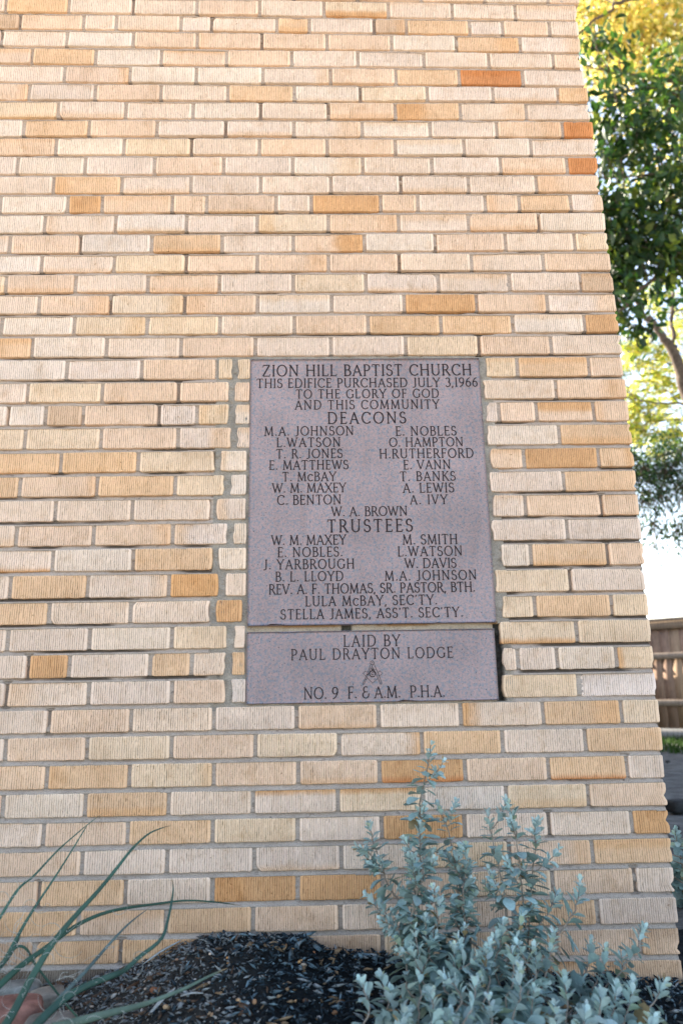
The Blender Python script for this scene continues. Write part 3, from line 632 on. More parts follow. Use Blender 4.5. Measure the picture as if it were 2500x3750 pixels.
mb = MB(); near = np.clip((GY.ravel()+3.2)/1.2, 0, 1)[:, None]; cg = sr(88, 90, 90)*near + sr(176, 164, 146)*(1-near); cg *= (0.75+0.5*fbm(GX.ravel()*.8, GY.ravel()*.8, 71))[:, None]  # unseen front ground made pale to bounce fill light onto the wall
mb.add(np.stack([GX, GY, GZ], -1).reshape(-1, 3), grid_faces(len(gx), len(gy)), cg)
tag(mb.build('ground', M_YARD, None, True), kind='structure')
bx = np.linspace(-2.7, 0.55, 330); by = np.linspace(-1.1, 0.5, 160); BX, BY = np.meshgrid(bx, by); BZ = bed_z(BX, BY)
rim = np.clip(np.minimum.reduce([BX+2.7, 0.55-BX, BY+1.1, 0.5-BY])/0.12, 0, 1); BZ = BZ*rim + (yard_z(BX, BY)-0.03)*(1-rim)
def dry(X, Y): return np.clip((-0.96-X + 0.25*(fbm(X*5, Y*5, 77)-.5) + 0.1*np.clip(-Y-0.25, 0, 1))/0.22, 0, 1)
kd = dry(BX, BY)[..., None]
mb = MB(); mb.add(np.stack([BX, BY, BZ], -1).reshape(-1, 3), grid_faces(len(bx), len(by)), (sr(20, 27, 31)*(1-kd)+sr(56, 56, 54)*kd).reshape(-1, 3))
tag(mb.build('mulch_bed', M_SOIL, None, True), kind='structure')

# shredded mulch: thousands of splinters, nobody could count them
mb = MB()
def splinter(mb, p, L, W, H, yaw, pit, roll, col):
    ax = np.array([math.cos(yaw)*math.cos(pit), math.sin(yaw)*math.cos(pit), math.sin(pit)])
    s = np.cross(ax, (0, 0, 1)); s /= np.linalg.norm(s)+1e-9; n = np.cross(s, ax)
    s, n = s*math.cos(roll)+n*math.sin(roll), n*math.cos(roll)-s*math.sin(roll)
    j = rng.uniform(.5, 1.1, 8); b = rng.normal(0, .12, 2)
    V = [p-ax*L*.5*j[0]-s*W*.25, p-ax*L*.5*j[1]+s*W*.3, p+s*W*.5*j[2]+n*(H+b[0]*L*.2), p-s*W*.5*j[3]+n*(H+b[0]*L*.2), p+ax*L*.5*j[4]+s*W*.2, p+ax*L*.5*j[5]-s*W*.25, p-n*H+s*W*.2, p-n*H-s*W*.2]
    mb.add(V, [(0,1,2,3),(3,2,4,5),(1,0,7,6),(6,7,5,4),(0,3,5,7),(2,1,6,4)], col)
N = 26000
px = rng.uniform(-1.95, 0.2, N); py = -np.abs(rng.uniform(0, 0.82, N)); py[:1500] = rng.uniform(-0.05, -0.004, 1500)
pz = bed_z(px, py); kd = dry(px, py)
for i in range(N):
    k = kd[i]; t = rng.random()
    if k > rng.random():
        col = sr(106, 112, 114)*rng.uniform(.35, 1.5) if t < .75 else (sr(140, 142, 140)*rng.uniform(.6, 1.1) if t < .92 else sr(90, 72, 58))
        sz = rng.uniform(.5, 1.1)
    else:
        col = sr(34, 48, 56)*rng.uniform(.3, 1.6) if t < .74 else (sr(96, 118, 128)*rng.uniform(.5, 1.3) if t < .93 else (sr(150, 128, 100)*rng.uniform(.5, 1) if t < .965 else sr(140, 148, 150)))
        sz = rng.uniform(.6, 1.25)
    L = (rng.uniform(.006, .024) if t < .9 else rng.uniform(.02, .042))*sz
    if rng.random() < .03: L *= 1.6
    splinter(mb, np.array([px[i], py[i], pz[i]+rng.uniform(.0, .008)]), L, L*rng.uniform(.10, .38), L*.05+.0008, rng.uniform(0, 6.28), rng.normal(0.12, .38), rng.uniform(-.7, .7), col)
tag(mb.build('mulch', M_CHIP), 'dark shredded bark mulch heaped against the brick wall', 'mulch', kind='stuff')
# grit and small gravel in the drier left part
def pebble_mesh(mb, p, r, sx, sy, sz, yaw, col, seed, n=7, m=5):
    V = []; rr = np.random.default_rng(seed); c, s = math.cos(yaw), math.sin(yaw)
    for i in range(m+1):
        th = math.pi*i/m
        for j in range(n):
            ph = 2*math.pi*j/n; k = 1+rr.normal(0, .07)
            x, y, z = math.sin(th)*math.cos(ph)*sx*k, math.sin(th)*math.sin(ph)*sy*k, math.cos(th)*sz*k
            V.append((p[0]+r*(c*x-s*y), p[1]+r*(s*x+c*y), p[2]+r*z))
    F = [(i*n+j, (i+1)*n+j, (i+1)*n+(j+1) % n, i*n+(j+1) % n) for i in range(m) for j in range(n)]
    mb.add(V, F, col)
mb = MB()
for i in range(500):
    x, y = rng.uniform(-1.95, -0.2), -rng.uniform(0.01, .8)
    if dry(np.array(x), np.array(y)) < rng.random()*1.1: continue
    z = float(bed_z(np.array(x), np.array(y)))
    pebble_mesh(mb, (x, y, z+.003), rng.uniform(.0015, .0042), 1.3, .9, .6, rng.uniform(0, 6), sr(*random.choice([(196,178,160),(150,140,130),(206,200,192),(120,112,106),(176,140,110)])), i, 6, 4)
tag(mb.build('gravel', M_PEB, None, True), 'fine pale grit scattered through the dry soil by the wall', 'gravel', kind='stuff')
def on_bed(u, v):
    """where the ray of a pixel meets the bed"""
    for Y in np.linspace(0.0, -1.0, 400):
        p = at(u, v, Y)
        if p[2] <= float(bed_z(np.array(p[0]), np.array(p[1]))) : continue
        return p
    return at(u, v, -.3)
peb = [(1070,3479,26,'tan',(222,170,110)),(1098,3522,22,'tan',(226,176,116)),(1113,3535,26,'pale',(205,190,170)),(832,3508,13,'orange',(228,166,100)),(835,3527,13,'orange',(226,170,112)),
 (875,3670,32,'tan',(220,182,134)),(932,3670,22,'tan',(205,160,118)),(865,3575,22,'pale',(186,170,150)),(880,3560,18,'pale',(196,182,164)),(1080,3668,16,'tan',(214,174,130)),
 (1118,3665,26,'brown',(110,84,66)),(1178,3552,26,'grey',(168,166,160)),(1225,3710,30,'brown',(150,112,82)),(1168,3728,22,'white',(214,216,214)),(765,3712,16,'tan',(216,186,150)),
 (776,3716,15,'tan',(206,170,132)),(905,3676,24,'white',(190,208,212)),(648,3515,18,'tan',(186,150,122)),(745,3535,20,'grey',(130,140,142)),(570,3630,44,'brown',(150,98,68)),
 (610,3692,36,'tan',(212,180,142)),(600,3590,30,'grey',(116,124,128)),(415,3650,32,'white',(214,210,200)),(330,3670,16,'white',(216,206,194)),(790,3728,14,'white',(206,200,192)),
 (903,3740,22,'grey',(140,146,146)),(1150,3487,12,'orange',(196,136,96)),(962,3575,12,'white',(206,204,198)),(1040,3605,12,'tan',(202,184,156)),(520,3700,14,'white',(210,204,196))]
tpl = {}
words = {'tan': 'smooth tan pebble lying on the dark bark mulch', 'orange': 'small orange pebble on the crest of the mulch heap', 'pale': 'pale beige pebble half sunk in the mulch',
         'brown': 'brown reddish stone lying in the mulch bed', 'grey': 'grey rounded stone lying in the mulch bed', 'white': 'whitish chip of stone lying on the mulch bed'}
for i, (u, v, d, kind, c) in enumerate(peb):
    p = on_bed(u, v); r = d*0.5*0.00047; mb = MB()
    pebble_mesh(mb, (0, 0, 0), r, 1.2, .8, .55, 0, sr(*c)*.62, 500+i, 10, 7)
    o = mb.build('pebble', M_PEB, None, True); o.location = (p[0], p[1], p[2]+r*.12); o.rotation_euler = (rng.normal(0, .3), rng.normal(0, .3), rng.uniform(0, 6))
    tag(o, words[kind], 'pebble', words[kind].split()[0]+' '+kind+' pebbles in the mulch bed')
# larger pale slivers of wood on the heap's left flank
mb = None
for (u0, v0, u1, v1_, w, lab) in [(520,3545,662,3462,.011,'long grey splinter of wood slanting up the left flank of the mulch heap'), (545,3730,640,3640,.010,'grey weathered splinter of wood at the bottom edge below the yucca'), (745,3650,660,3670,.008,'pale flat chip of wood lying on the dry soil')]:
    a, b = on_bed(u0, v0), on_bed(u1, v1_); a = a+(0, 0, .006); b = b+(0, 0, .010)
    ax = (b-a)/2; s = np.cross(ax, (0, 0, 1)); s = s/np.linalg.norm(s)*w/2; n = np.cross(s, ax); n = n/np.linalg.norm(n)*.002
    mb = MB(); P = smooth_path([a, (a+b)/2+n*1.5, b], 9); tube(mb, P, np.array([.3,.7,.9,1,1,.95,.9,.7,.35])*w/2, 6, sr(150, 156, 156), .35)
    tag(mb.build('wood_splinter', M_CHIP), lab, 'wood splinter')

# red sandstone edging at the lower left corner
def rock(name, c, half, rot, col, seed, label, cat='stone'):
    n, m = 26, 16; V = []; 
    for i in range(m+1):
        for j in range(n):
            th = math.pi*i/m; ph = 2*math.pi*j/n
            d = np.array([math.sin(th)*math.cos(ph), math.sin(th)*math.sin(ph), math.cos(th)])
            d = d/ (np.abs(d)**5).sum()**.2
            k = 1+.10*(fbm(np.array(d[0]*2.2+seed), np.array(d[1]*2.2+d[2]*3), 3)-.5)+.05*(vn(np.array(d[0]*7), np.array(d[1]*7+d[2]*5), seed)-.5)
            V.append(d*np.array(half)*float(k))
    V = np.array(V); cz, sz = math.cos(rot), math.sin(rot)
    V = np.stack([V[:, 0]*cz-V[:, 1]*sz, V[:, 0]*sz+V[:, 1]*cz, V[:, 2]], 1)+np.array(c)
    F = [(i*n+j, (i+1)*n+j, (i+1)*n+(j+1) % n, i*n+(j+1) % n) for i in range(m) for j in range(n)]
    cc = col*(0.8+0.5*fbm(V[:, 0]*40, V[:, 2]*60+V[:, 1]*30, seed))[:, None]
    mb = MB(); mb.add(V, F, cc); return tag(mb.build(name, M_STONE, None, True), label, cat)
p = at(20, 3712, -.24); rock('edging_stone', p, (.068, .042, .022), .22, sr(128, 94, 86), 4, 'reddish sandstone block under the yucca leaves')
p = at(185, 3745, -.30); rock('edging_stone', p, (.045, .03, .011), .1, sr(106, 104, 100), 9, 'grey flat stone edge right of the reddish block')
p = at(175, 3655, -.10); rock('edging_stone', p, (.035, .03, .016), .5, sr(120, 116, 108), 15, 'small grey lump of stone against the foot of the wall')
p = at(60, 3640, -.06); rock('edging_stone', p, (.05, .03, .022), .2, sr(118, 120, 116), 19, 'dusty grey lump of soil left of the small stone')

# ---------------------------------------------------------------- yucca
yu = empty('yucca_plant', (-1.62, -.45, -.02), 'yucca with long narrow blue green leaves and curling pale fibres', 'plant')
GREEN = sr(54, 86, 74)
def yleaf(pts, w0, w1, Y0, Y1, col=GREEN, flat=.45, Yc=None, bend=0.0):
    """leaf along photograph pixels, depth running from Y0 to Y1; widths in pixels"""
    n = 46; pts = np.array(pts, float); dep = np.linspace(Y0, Y1, len(pts))
    P = smooth_path([at(u, v, y) for (u, v), y in zip(pts, dep)], n); t = np.linspace(0, 1, n)
    sc = np.linalg.norm(P-CAM, axis=1)/FPX
    w = (w0+(w1-w0)*t**.8)*.42*sc; w[-4:] *= np.array([.9, .75, .55, .2])
    mb = MB(); c = col*(0.8+0.4*vn(t*14+w0, t*0, 3))[:, None]; tb = np.clip((t-.9)/.08, 0, 1)[:, None]; c = c*(1-tb)+sr(150, 128, 96)*tb; k = 8
    # channelled section: a shallow U, thin but solid
    a = np.linspace(0, 2*np.pi, k, endpoint=False)
    tube(mb, P, w, k, np.repeat(c, k, axis=0), flat, (0.1, -1, .25)); leaf = mb.build('leaf', M_YUCCA, yu, True); EMPTY_LOC[leaf.name] = EMPTY_LOC[yu.name]; LEAFS.append(leaf); return P, w
def Gp(L): return [(x*S_, 2810+y*S_) for x, y in L]
S_ = 1250/1568; fibres = []; LEAFS = []
LV = [
 (Gp([(-60,800),(0,692),(85,560),(160,495),(260,388),(330,325),(405,262),(480,205)]), 14, 2, -.34, -.10, GREEN*1.15),
 (Gp([(-30,960),(20,890),(70,800),(120,710),(175,622),(250,510),(320,400),(390,285),(402,268)]), 18, 2.5, -.34, -.12, GREEN*1.2),
 (Gp([(-20,1250),(60,1130),(150,960),(250,800),(340,690),(450,570),(540,460),(610,372),(680,308),(740,280),(792,266)]), 33, 2, -.48, -.14, GREEN*.95),
 (Gp([(-60,1060),(0,1000),(100,910),(190,845),(270,785),(350,728),(450,680),(560,650),(700,630),(850,612),(980,618),(1060,628),(1112,636)]), 26, 2, -.42, -.12, sr(42,74,62)),
 (Gp([(130,1260),(200,1150),(300,1035),(400,930),(500,815),(580,730),(640,680),(695,640)]), 24, 2, -.44, -.15, sr(84,102,101)),
 (Gp([(130,1230),(200,1150),(300,1060),(400,1003),(520,955),(575,930),(640,872),(740,790),(772,700),(792,600),(796,545),(788,505)]), 34, 3, -.50, -.22, sr(46,76,68)),
 (Gp([(240,1200),(370,1165),(500,1130),(620,1100),(700,1075),(850,1015),(960,960),(1045,922)]), 34, 5, -.56, -.30, sr(88,108,97)),
 (Gp([(20,900),(55,845),(90,822),(125,838),(160,900),(220,980),(300,1082),(350,1140),(372,1165)]), 11, 6, -.36, -.30, GREEN*.9),
 (Gp([(-60,1010),(-10,930),(40,870),(70,820),(95,770)]), 24, 8, -.36, -.24, sr(48,80,72)),
]
for (pts, w0, w1, Y0, Y1, col) in LV: fibres.append(yleaf(pts, w0, w1, Y0, Y1, col))
for li, (P, w) in enumerate(fibres):
    mb = MB()
    for q in range(11 if li in (1, 3, 8, 2) else 5):
        i = rng.integers(2, 26 if li != 8 else 40); p = P[i]; r = rng.uniform(.004, .013); a0 = rng.uniform(0, 6.28); tw = rng.choice([-1, 1])*rng.uniform(2, 5.5)
        ss = np.linspace(0, 1, 14); ang = a0+tw*ss
        Q = np.stack([p[0]+r*(np.cos(ang)-math.cos(a0))*(1+ss)+.006*ss*rng.normal(), p[1]-w[i]*.8-.004*ss+0*ss, p[2]+r*(np.sin(ang)-math.sin(a0))*(1+.6*ss)+.012*ss*rng.normal()], 1)
        tube(mb, Q, np.linspace(.0005, .0002, 14), 4, sr(170, 174, 170))
    mb.build('fibre', M_FIBRE, LEAFS[li], True)
mb = MB()
for (a, b) in [((205,3590),(300,3555)),((235,3575),(280,3572)),((215,3592),(250,3560)),((232,3680),(215,3740)),((50,3420),(80,3360)),((40,3440),(95,3330)),((20,3530),(40,3480)),((0,3545),(35,3500))]:
    A, B = at(*a, -.3), at(*b, -.26); tube(mb, smooth_path([A, (A+B)/2+rng.normal(0, .004, 3), B], 12), .0004, 4, sr(200, 206, 200))
mb.build('fibre', M_FIBRE, yu, True)

# ---------------------------------------------------------------- silver-leaved shrub
def leaf_shape(L, W, cup, curl, n=6):
    """obovate leaf along +x, lying in xy, normal +z: 3 x n grid"""
    t = np.linspace(0, 1, n); wd = W*np.sin(np.pi*np.clip(t, 0.02, .97)**1.15)**.8*(0.35+.65*t); wd[0] = W*.07; wd[-1] = W*.34
    x = L*t; z = -curl*L*t**2
    return np.stack([np.stack([x, wd*s*.5, z+cup*wd*abs(s)*.5], 1) for s in (-1, 0, 1)], 1).reshape(-1, 3)
LF = np.array([(i*3+j, i*3+j+1, (i+1)*3+j+1, (i+1)*3+j) for i in range(5) for j in range(2)])
def put_leaf(mb, p, d, n, L, W, col, cup=.35, curl=.12):
    d = d/np.linalg.norm(d); s = np.cross(n, d); s /= np.linalg.norm(s)+1e-9; n2 = np.cross(d, s)
    V = leaf_shape(L, W, cup, curl); mb.add(p+V[:, :1]*d+V[:, 1:2]*s+V[:, 2:]*n2, LF, col)
def shrub(root, name, label, stems, parent_loc, seed, dense=1.0, big=1.0, side=1.0):
    r = np.random.default_rng(seed); sh = empty(name, parent_loc, label, 'shrub'); ms, ml = MB(), MB()
    extra = []
    for P, r0, lmax in [s_ for s_ in stems if s_[2] > .2]:      # short side shoots make it bushy
        Q = smooth_path(P, 30); l = np.linalg.norm(np.diff(Q, axis=0), axis=1)
        for _ in range(int(side*.62*min(lmax, l.sum())/.05)):
            d_ = r.uniform(.07, max(.08, lmax)); i = max(3, 29-int(d_/(l.mean()+1e-9))); t = Q[min(i+1, 29)]-Q[i-1]; t = t/np.linalg.norm(t)
            o = r.normal(0, 1, 3)*np.array([.8, .8, .5]); o -= t*(o@t); o /= np.linalg.norm(o); L2 = r.uniform(.025, .065)
            q = Q[i]; tip = q+(t*.8+o*.75)*L2
            if tip[1] > -.03: tip[1] = -.03-r.uniform(0, .02)
            extra.append((np.array([q, q+(t*.3+o*.5)*L2*.5, tip]), .0013, L2*.85))
    for si, (P, r0, lmax) in enumerate(list(stems)+extra):
        L_ = np.linalg.norm(np.diff(P, axis=0), axis=1).sum(); n = max(8, int(L_/.012)); Q = smooth_path(P, n)
        Q += r.normal(0, .0010, Q.shape)
        tube(ms, Q, np.linspace(r0, .0011, n), 5, sr(150, 140, 128)*r.uniform(.7, 1.1))
        T = np.gradient(Q, axis=0); T /= np.linalg.norm(T, axis=1)[:, None]
        # walk down from the tip, leaves growing with distance
        s = 0.0; dist = np.concatenate([[0], np.cumsum(np.linalg.norm(np.diff(Q[::-1], axis=0), axis=1))]); phi = r.uniform(0, 6.28); q = 0
        while s < min(L_, lmax):
            i = n-1-int(np.searchsorted(dist, s)); i = max(0, min(n-1, i)); p, t = Q[i], T[i]
            e1 = np.cross(t, (0.3, -1, .2)); e1 /= np.linalg.norm(e1); e2 = np.cross(t, e1)
            size = (0.0130+0.0225*min(1, s/.09))*r.uniform(.75, 1.2)*big*(1.12 if lmax <= .2 and L_ > .07 else 1.0); ang = R(28+min(55, s*800))*r.uniform(.7, 1.25)
            for k in range(2 if s > .006 else 4):
                a = phi+k*(math.pi if s > .006 else math.pi/2)+r.normal(0, .25); o = math.cos(a)*e1+math.sin(a)*e2
                d = t*math.cos(ang)+o*math.sin(ang); d = d+np.array([0, -.15, -.16*min(1, s/.12)])
                nrm = t*math.sin(ang)-o*math.cos(ang)+np.array([0, -.25, .35])
                young = max(0, 1-s/.06)
                c = (sr(154, 180, 177)*(1-young)+sr(186, 210, 208)*young)*r.uniform(.7, 1.15)*np.array([r.uniform(.94, 1.06), 1, r.uniform(.95, 1.05)])
                if r.random() < .02: c = sr(168, 150, 112)*r.uniform(.6, 1)
                elif r.random() < .06: c = c*np.array([1.12, 1.02, .8])
                put_leaf(ml, p+o*.0015, d, nrm, size, size*r.uniform(.66, .90), c, r.uniform(.1, .55), r.uniform(-.05, .3))
            phi += 1.57+r.normal(0, .3); q += 1
            s += (.0036+(.0062 if lmax > .2 else .0105)*min(1, s/.08))*r.uniform(.8, 1.25)/dense
            if r.random() < .05: s += .008
    ms.build('stem', M_STEM, sh, True); ml.build('foliage', M_SHRUB, sh, True); return sh
def c3(L): return [(1250+.3827*x, 2650+.3827*y) for x, y in L]
def c4(L): return [(1250+.3827*x, 3150+.3827*y) for x, y in L]
def c5(L): return [(1800+.4464*x, 3150+.4464*y) for x, y in L]
base = np.array([-.36, -.33, .03])
ST = [
 (c3([(850,205),(836,340),(800,520),(760,700),(745,900),(750,1200)])+c4([(755,60),(735,400),(760,800),(800,1200)]), -.14, -.24, .60),
 (c3([(930,790),(1010,1000),(1060,1200),(1090,1400)])+c4([(1110,300),(1150,600),(1120,900),(1000,1300)]), -.17, -.28, .40),
 (c3([(262,965),(312,1150),(385,1350),(430,1520)])+c4([(480,300),(580,430),(690,600),(740,900),(770,1300)]), -.16, -.26, .40),
 (c3([(1180,1190),(1200,1320),(1180,1500)])+c4([(1170,250),(1160,480),(1180,700),(1120,1000)]), -.20, -.30, .35),
 (c3([(750,960),(745,1100),(760,1300),(775,1500)])+c4([(720,300),(690,450),(730,700)]), -.22, -.28, .28),
 ([(1786,2985),(1795,3035),(1816,3140),(1836,3225),(1862,3400),(1890,3600)], -.14, -.26, .34),
 ([(1855,2932),(1880,3010),(1898,3140),(1910,3260),(1922,3380),(1915,3560)], -.15, -.26, .36),
 ([(1968,3010),(1960,3100),(1946,3240),(1940,3340),(1930,3560)], -.14, -.26, .30),
 ([(2121,3226),(2108,3320),(2060,3400),(2000,3500),(1960,3620)], -.22, -.30, .20),
 ([(2040,3275),(2010,3330),(1955,3430),(1940,3560)], -.20, -.28, .14),
 ([(2355,3402),(2330,3470),(2270,3560),(2170,3660),(2060,3760)], -.26, -.36, .22),
 ([(2428,3605),(2390,3670),(2330,3745),(2250,3800)], -.36, -.44, .18),
 ([(2157,3442),(2155,3520),(2120,3600),(2050,3700)], -.24, -.32, .16),
 ([(2215,3480),(2200,3560),(2150,3650),(2070,3740)], -.26, -.34, .18),
 ([(2255,3618),(2245,3700),(2200,3790)], -.40, -.45, .18),
 ([(2065,3590),(2075,3690),(2070,3800)], -.42, -.46, .20),
 ([(1955,3630),(1950,3720),(1955,3830)], -.44, -.47, .20),
 ([(1326,3602),(1352,3690),(1372,3800)], -.40, -.44, .16),
 ([(1437,3632),(1442,3710),(1445,3800)], -.40, -.44, .14),
 ([(1630,3580),(1690,3660),(1650,3790)], -.42, -.46, .18),
 ([(1530,3562),(1540,3640),(1546,3800)], -.34, -.42, .20),
 ([(1346,3284),(1395,3340),(1475,3410),(1530,3500),(1545,3640)], -.20, -.30, .26),
 ([(1434,3412),(1470,3470),(1490,3545),(1530,3660)], -.24, -.34, .22),
 ([(1728,3276),(1705,3340),(1690,3440),(1640,3560)], -.22, -.30, .22),
 ([(1816,3418),(1785,3480),(1762,3570),(1720,3700)], -.32, -.38, .22),
 ([(1770,3517),(1792,3590),(1780,3720)], -.36, -.42, .18),
 ([(1907,3355),(1890,3440),(1850,3540),(1800,3660)], -.28, -.36, .24),
 ([(1956,3470),(1962,3560),(1930,3680)], -.36, -.42, .22),
 ([(1840,3380),(1832,3460),(1810,3560)], -.30, -.36, .2),
 ([(1655,3718),(1680,3790)], -.48, -.5, .12), ([(2139,3698),(2130,3790)], -.46, -.5, .14), ([(2313,3600),(2300,3690),(2260,3780)], -.38, -.44, .16),
 ([(1590,3420),(1570,3500),(1560,3620)], -.30, -.36, .22), ([(1680,3440),(1670,3540),(1640,3640)], -.32, -.38, .22), ([(1610,3300),(1600,3400),(1580,3520)], -.26, -.32, .26),
 ([(1720,3170),(1700,3280),(1680,3400)], -.20, -.27, .24), ([(1500,3180),(1520,3280),(1540,3400)], -.20, -.28, .24), ([(1870,3480),(1880,3580),(1860,3700)], -.38, -.43, .2),
 ([(2020,3420),(2010,3520),(1980,3640)], -.30, -.36, .2), ([(1900,3560),(1905,3650),(1890,3760)], -.44, -.47, .2), ([(1740,3600),(1730,3690),(1700,3790)], -.46, -.5, .2),
 ([(1395,3580),(1420,3660),(1460,3770)], -.36, -.42, .12), ([(1790,3660),(1800,3740),(1790,3820)], -.49, -.52, .18), ([(2030,3680),(2030,3760),(2020,3830)], -.49, -.52, .18),
 ([(1580,3640),(1590,3720),(1600,3800)], -.47, -.5, .18), ([(2395,3720),(2370,3790)], -.47, -.5, .12), ([(1480,3720),(1490,3800)], -.47, -.5, .12), ([(2200,3640),(2190,3730)], -.42, -.46, .16),
]
stems = []
for pts, Yt, Yb, ln in ST:
    P = [at(u, v, y) for (u, v), y in zip(pts, np.linspace(Yt, Yb, len(pts)))]
    P = P[::-1]; b = base+rng.normal(0, 1, 3)*np.array([.05, .03, .0]); b[2] = .03
    mid = (b+P[0])/2+np.array([0, 0, -.01]); P = [b, mid]+P if np.linalg.norm(P[0]-b) > .03 else P
    stems.append((np.array(P), .0034 if ln > .3 else .0025, ln))
shrub(None, 'silver_shrub', 'silver green shrub with small felted leaves in front of the brick wall', stems, tuple(base), 21)
st2 = []
for k in range(6):
    b = np.array([.30, .62, 0.0]); a = rng.uniform(0, 6.28); h = rng.uniform(.14, .26); rad = rng.uniform(.06, .16)
    tip = b+np.array([rad*math.cos(a), rad*math.sin(a)*.8, h]); st2.append((np.array([b, b+(tip-b)*.5+np.array([0, 0, .04]), tip]), .003, .3))
shrub(None, 'silver_shrub', 'silver green shrub half hidden behind the corner of the wall', st2, (.30, .62, 0), 33, .8, 1.2)
# dark clods and twigs on the bare yard behind the corner
for (u, v, Y, s, lab) in [(2452,2890,4.6,.05,'small dark clod farthest out on the bare grey ground'), (2482,3052,2.4,.16,'largest dark clod on the bare ground beyond the wall corner'), (2484,3130,1.8,.04,'smallest black lump on the bare ground nearest the half hidden shrub')]:
    p = at(u, v, Y); p[2] = 0.0
    rock('clod', (p[0]+s*.1, p[1], .005), (s*.4, s*.3, s*.22), rng.uniform(0, 3), sr(44, 46, 48), int(u) % 50, lab, 'clod')
# ---------------------------------------------------------------- fence beyond the yard
FA, FB = np.array([0.75, 11.74]), np.array([7.75, 4.64])       # runs from far left towards the near right
FD = (FB-FA)/np.linalg.norm(FB-FA); FN = np.array([FD[1], -FD[0]]);
if FN @ (CAM[:2]-FA) < 0: FN = -FN
FL = np.linalg.norm(FB-FA); FH = 1.50
def fp(s, o, z): q = FA+FD*s+FN*o; return np.array([q[0], q[1], z])
fence = empty('wooden_fence', (FA[0], FA[1], -.13), 'weathered brown wooden privacy fence with horizontal rails across the yard', 'fence')
def fbox(mb, s0, s1, o0, o1, z0, z1, col):
    c = (fp(s0, o0, z0)+fp(s1, o1, z1))/2; obox(mb, c, np.array([*FD, 0])*(s1-s0)/2, np.array([*FN, 0])*abs(o1-o0)/2, np.array([0, 0, (z1-z0)/2]), col)
mb = MB(); s = -3.0
while s < FL:
    w = .14; fbox(mb, s, s+w-.0015, -.012+rng.uniform(-.004, .004), .008, .03, FH-.06+rng.uniform(-.008, .008), sr(168, 142, 120)*rng.uniform(.7, 1.2)*np.array([1, rng.uniform(.96, 1.04), rng.uniform(.94, 1.08)])); s += w
mb.build('pickets', M_WOOD, fence)
for z in (.33, .97):
    mb = MB(); fbox(mb, -3, FL, .010, .050, z, z+.09, sr(150, 135, 122)); mb.build('rail', M_WOOD, fence)
mb = MB(); fbox(mb, -3, FL, .010, .040, -.12, .02, sr(150, 147, 144)); mb.build('kickboard', M_WOOD, fence)
mb = MB(); fbox(mb, -3, FL, .009, .05, FH-.11, FH, sr(146, 128, 112)); fbox(mb, -3, FL, -.05, .09, FH+.002, FH+.04, sr(152, 136, 122)); mb.build('top_board', M_WOOD, fence)
for s in (-1.5, 1.06, 3.5, 5.9, 8.3):
    mb = MB(); fbox(mb, s-.035, s+.035, .052, .12, -.13, FH-.02, sr(120, 126, 128)); mb.build('post', M_WOOD, fence)

# ---------------------------------------------------------------- grass strip in front of it
mb = MB(); n = 15000
ss = rng.uniform(-2.5, FL, n); oo = rng.uniform(.02, 2.1, n)**1.0
for i in range(n):
    if rng.random() < .25 and oo[i] > 1.6: continue
    p = fp(ss[i], oo[i], 0)
    if p[1] < 5.6+.7*vn(p[0]*2, p[1]*0, 4): continue
    p[2] = float(yard_z(p[0], p[1]))-.012; h = rng.uniform(.04, .12); a = rng.uniform(0, 6.28); w = rng.uniform(.005, .010); d = np.array([math.cos(a), math.sin(a), 0]); l = rng.normal(0, .035, 2)
    mb.add([p-d*w, p+d*w, p+np.array([l[0], l[1], h])], [(0, 1, 2)], sr(54, 84, 36)*rng.uniform(.5, 1.3)*np.array([rng.uniform(.8, 1.3), 1, .8]))
tag(mb.build('grass', M_GRASS), 'strip of green grass along the foot of the wooden fence', 'grass', kind='stuff')

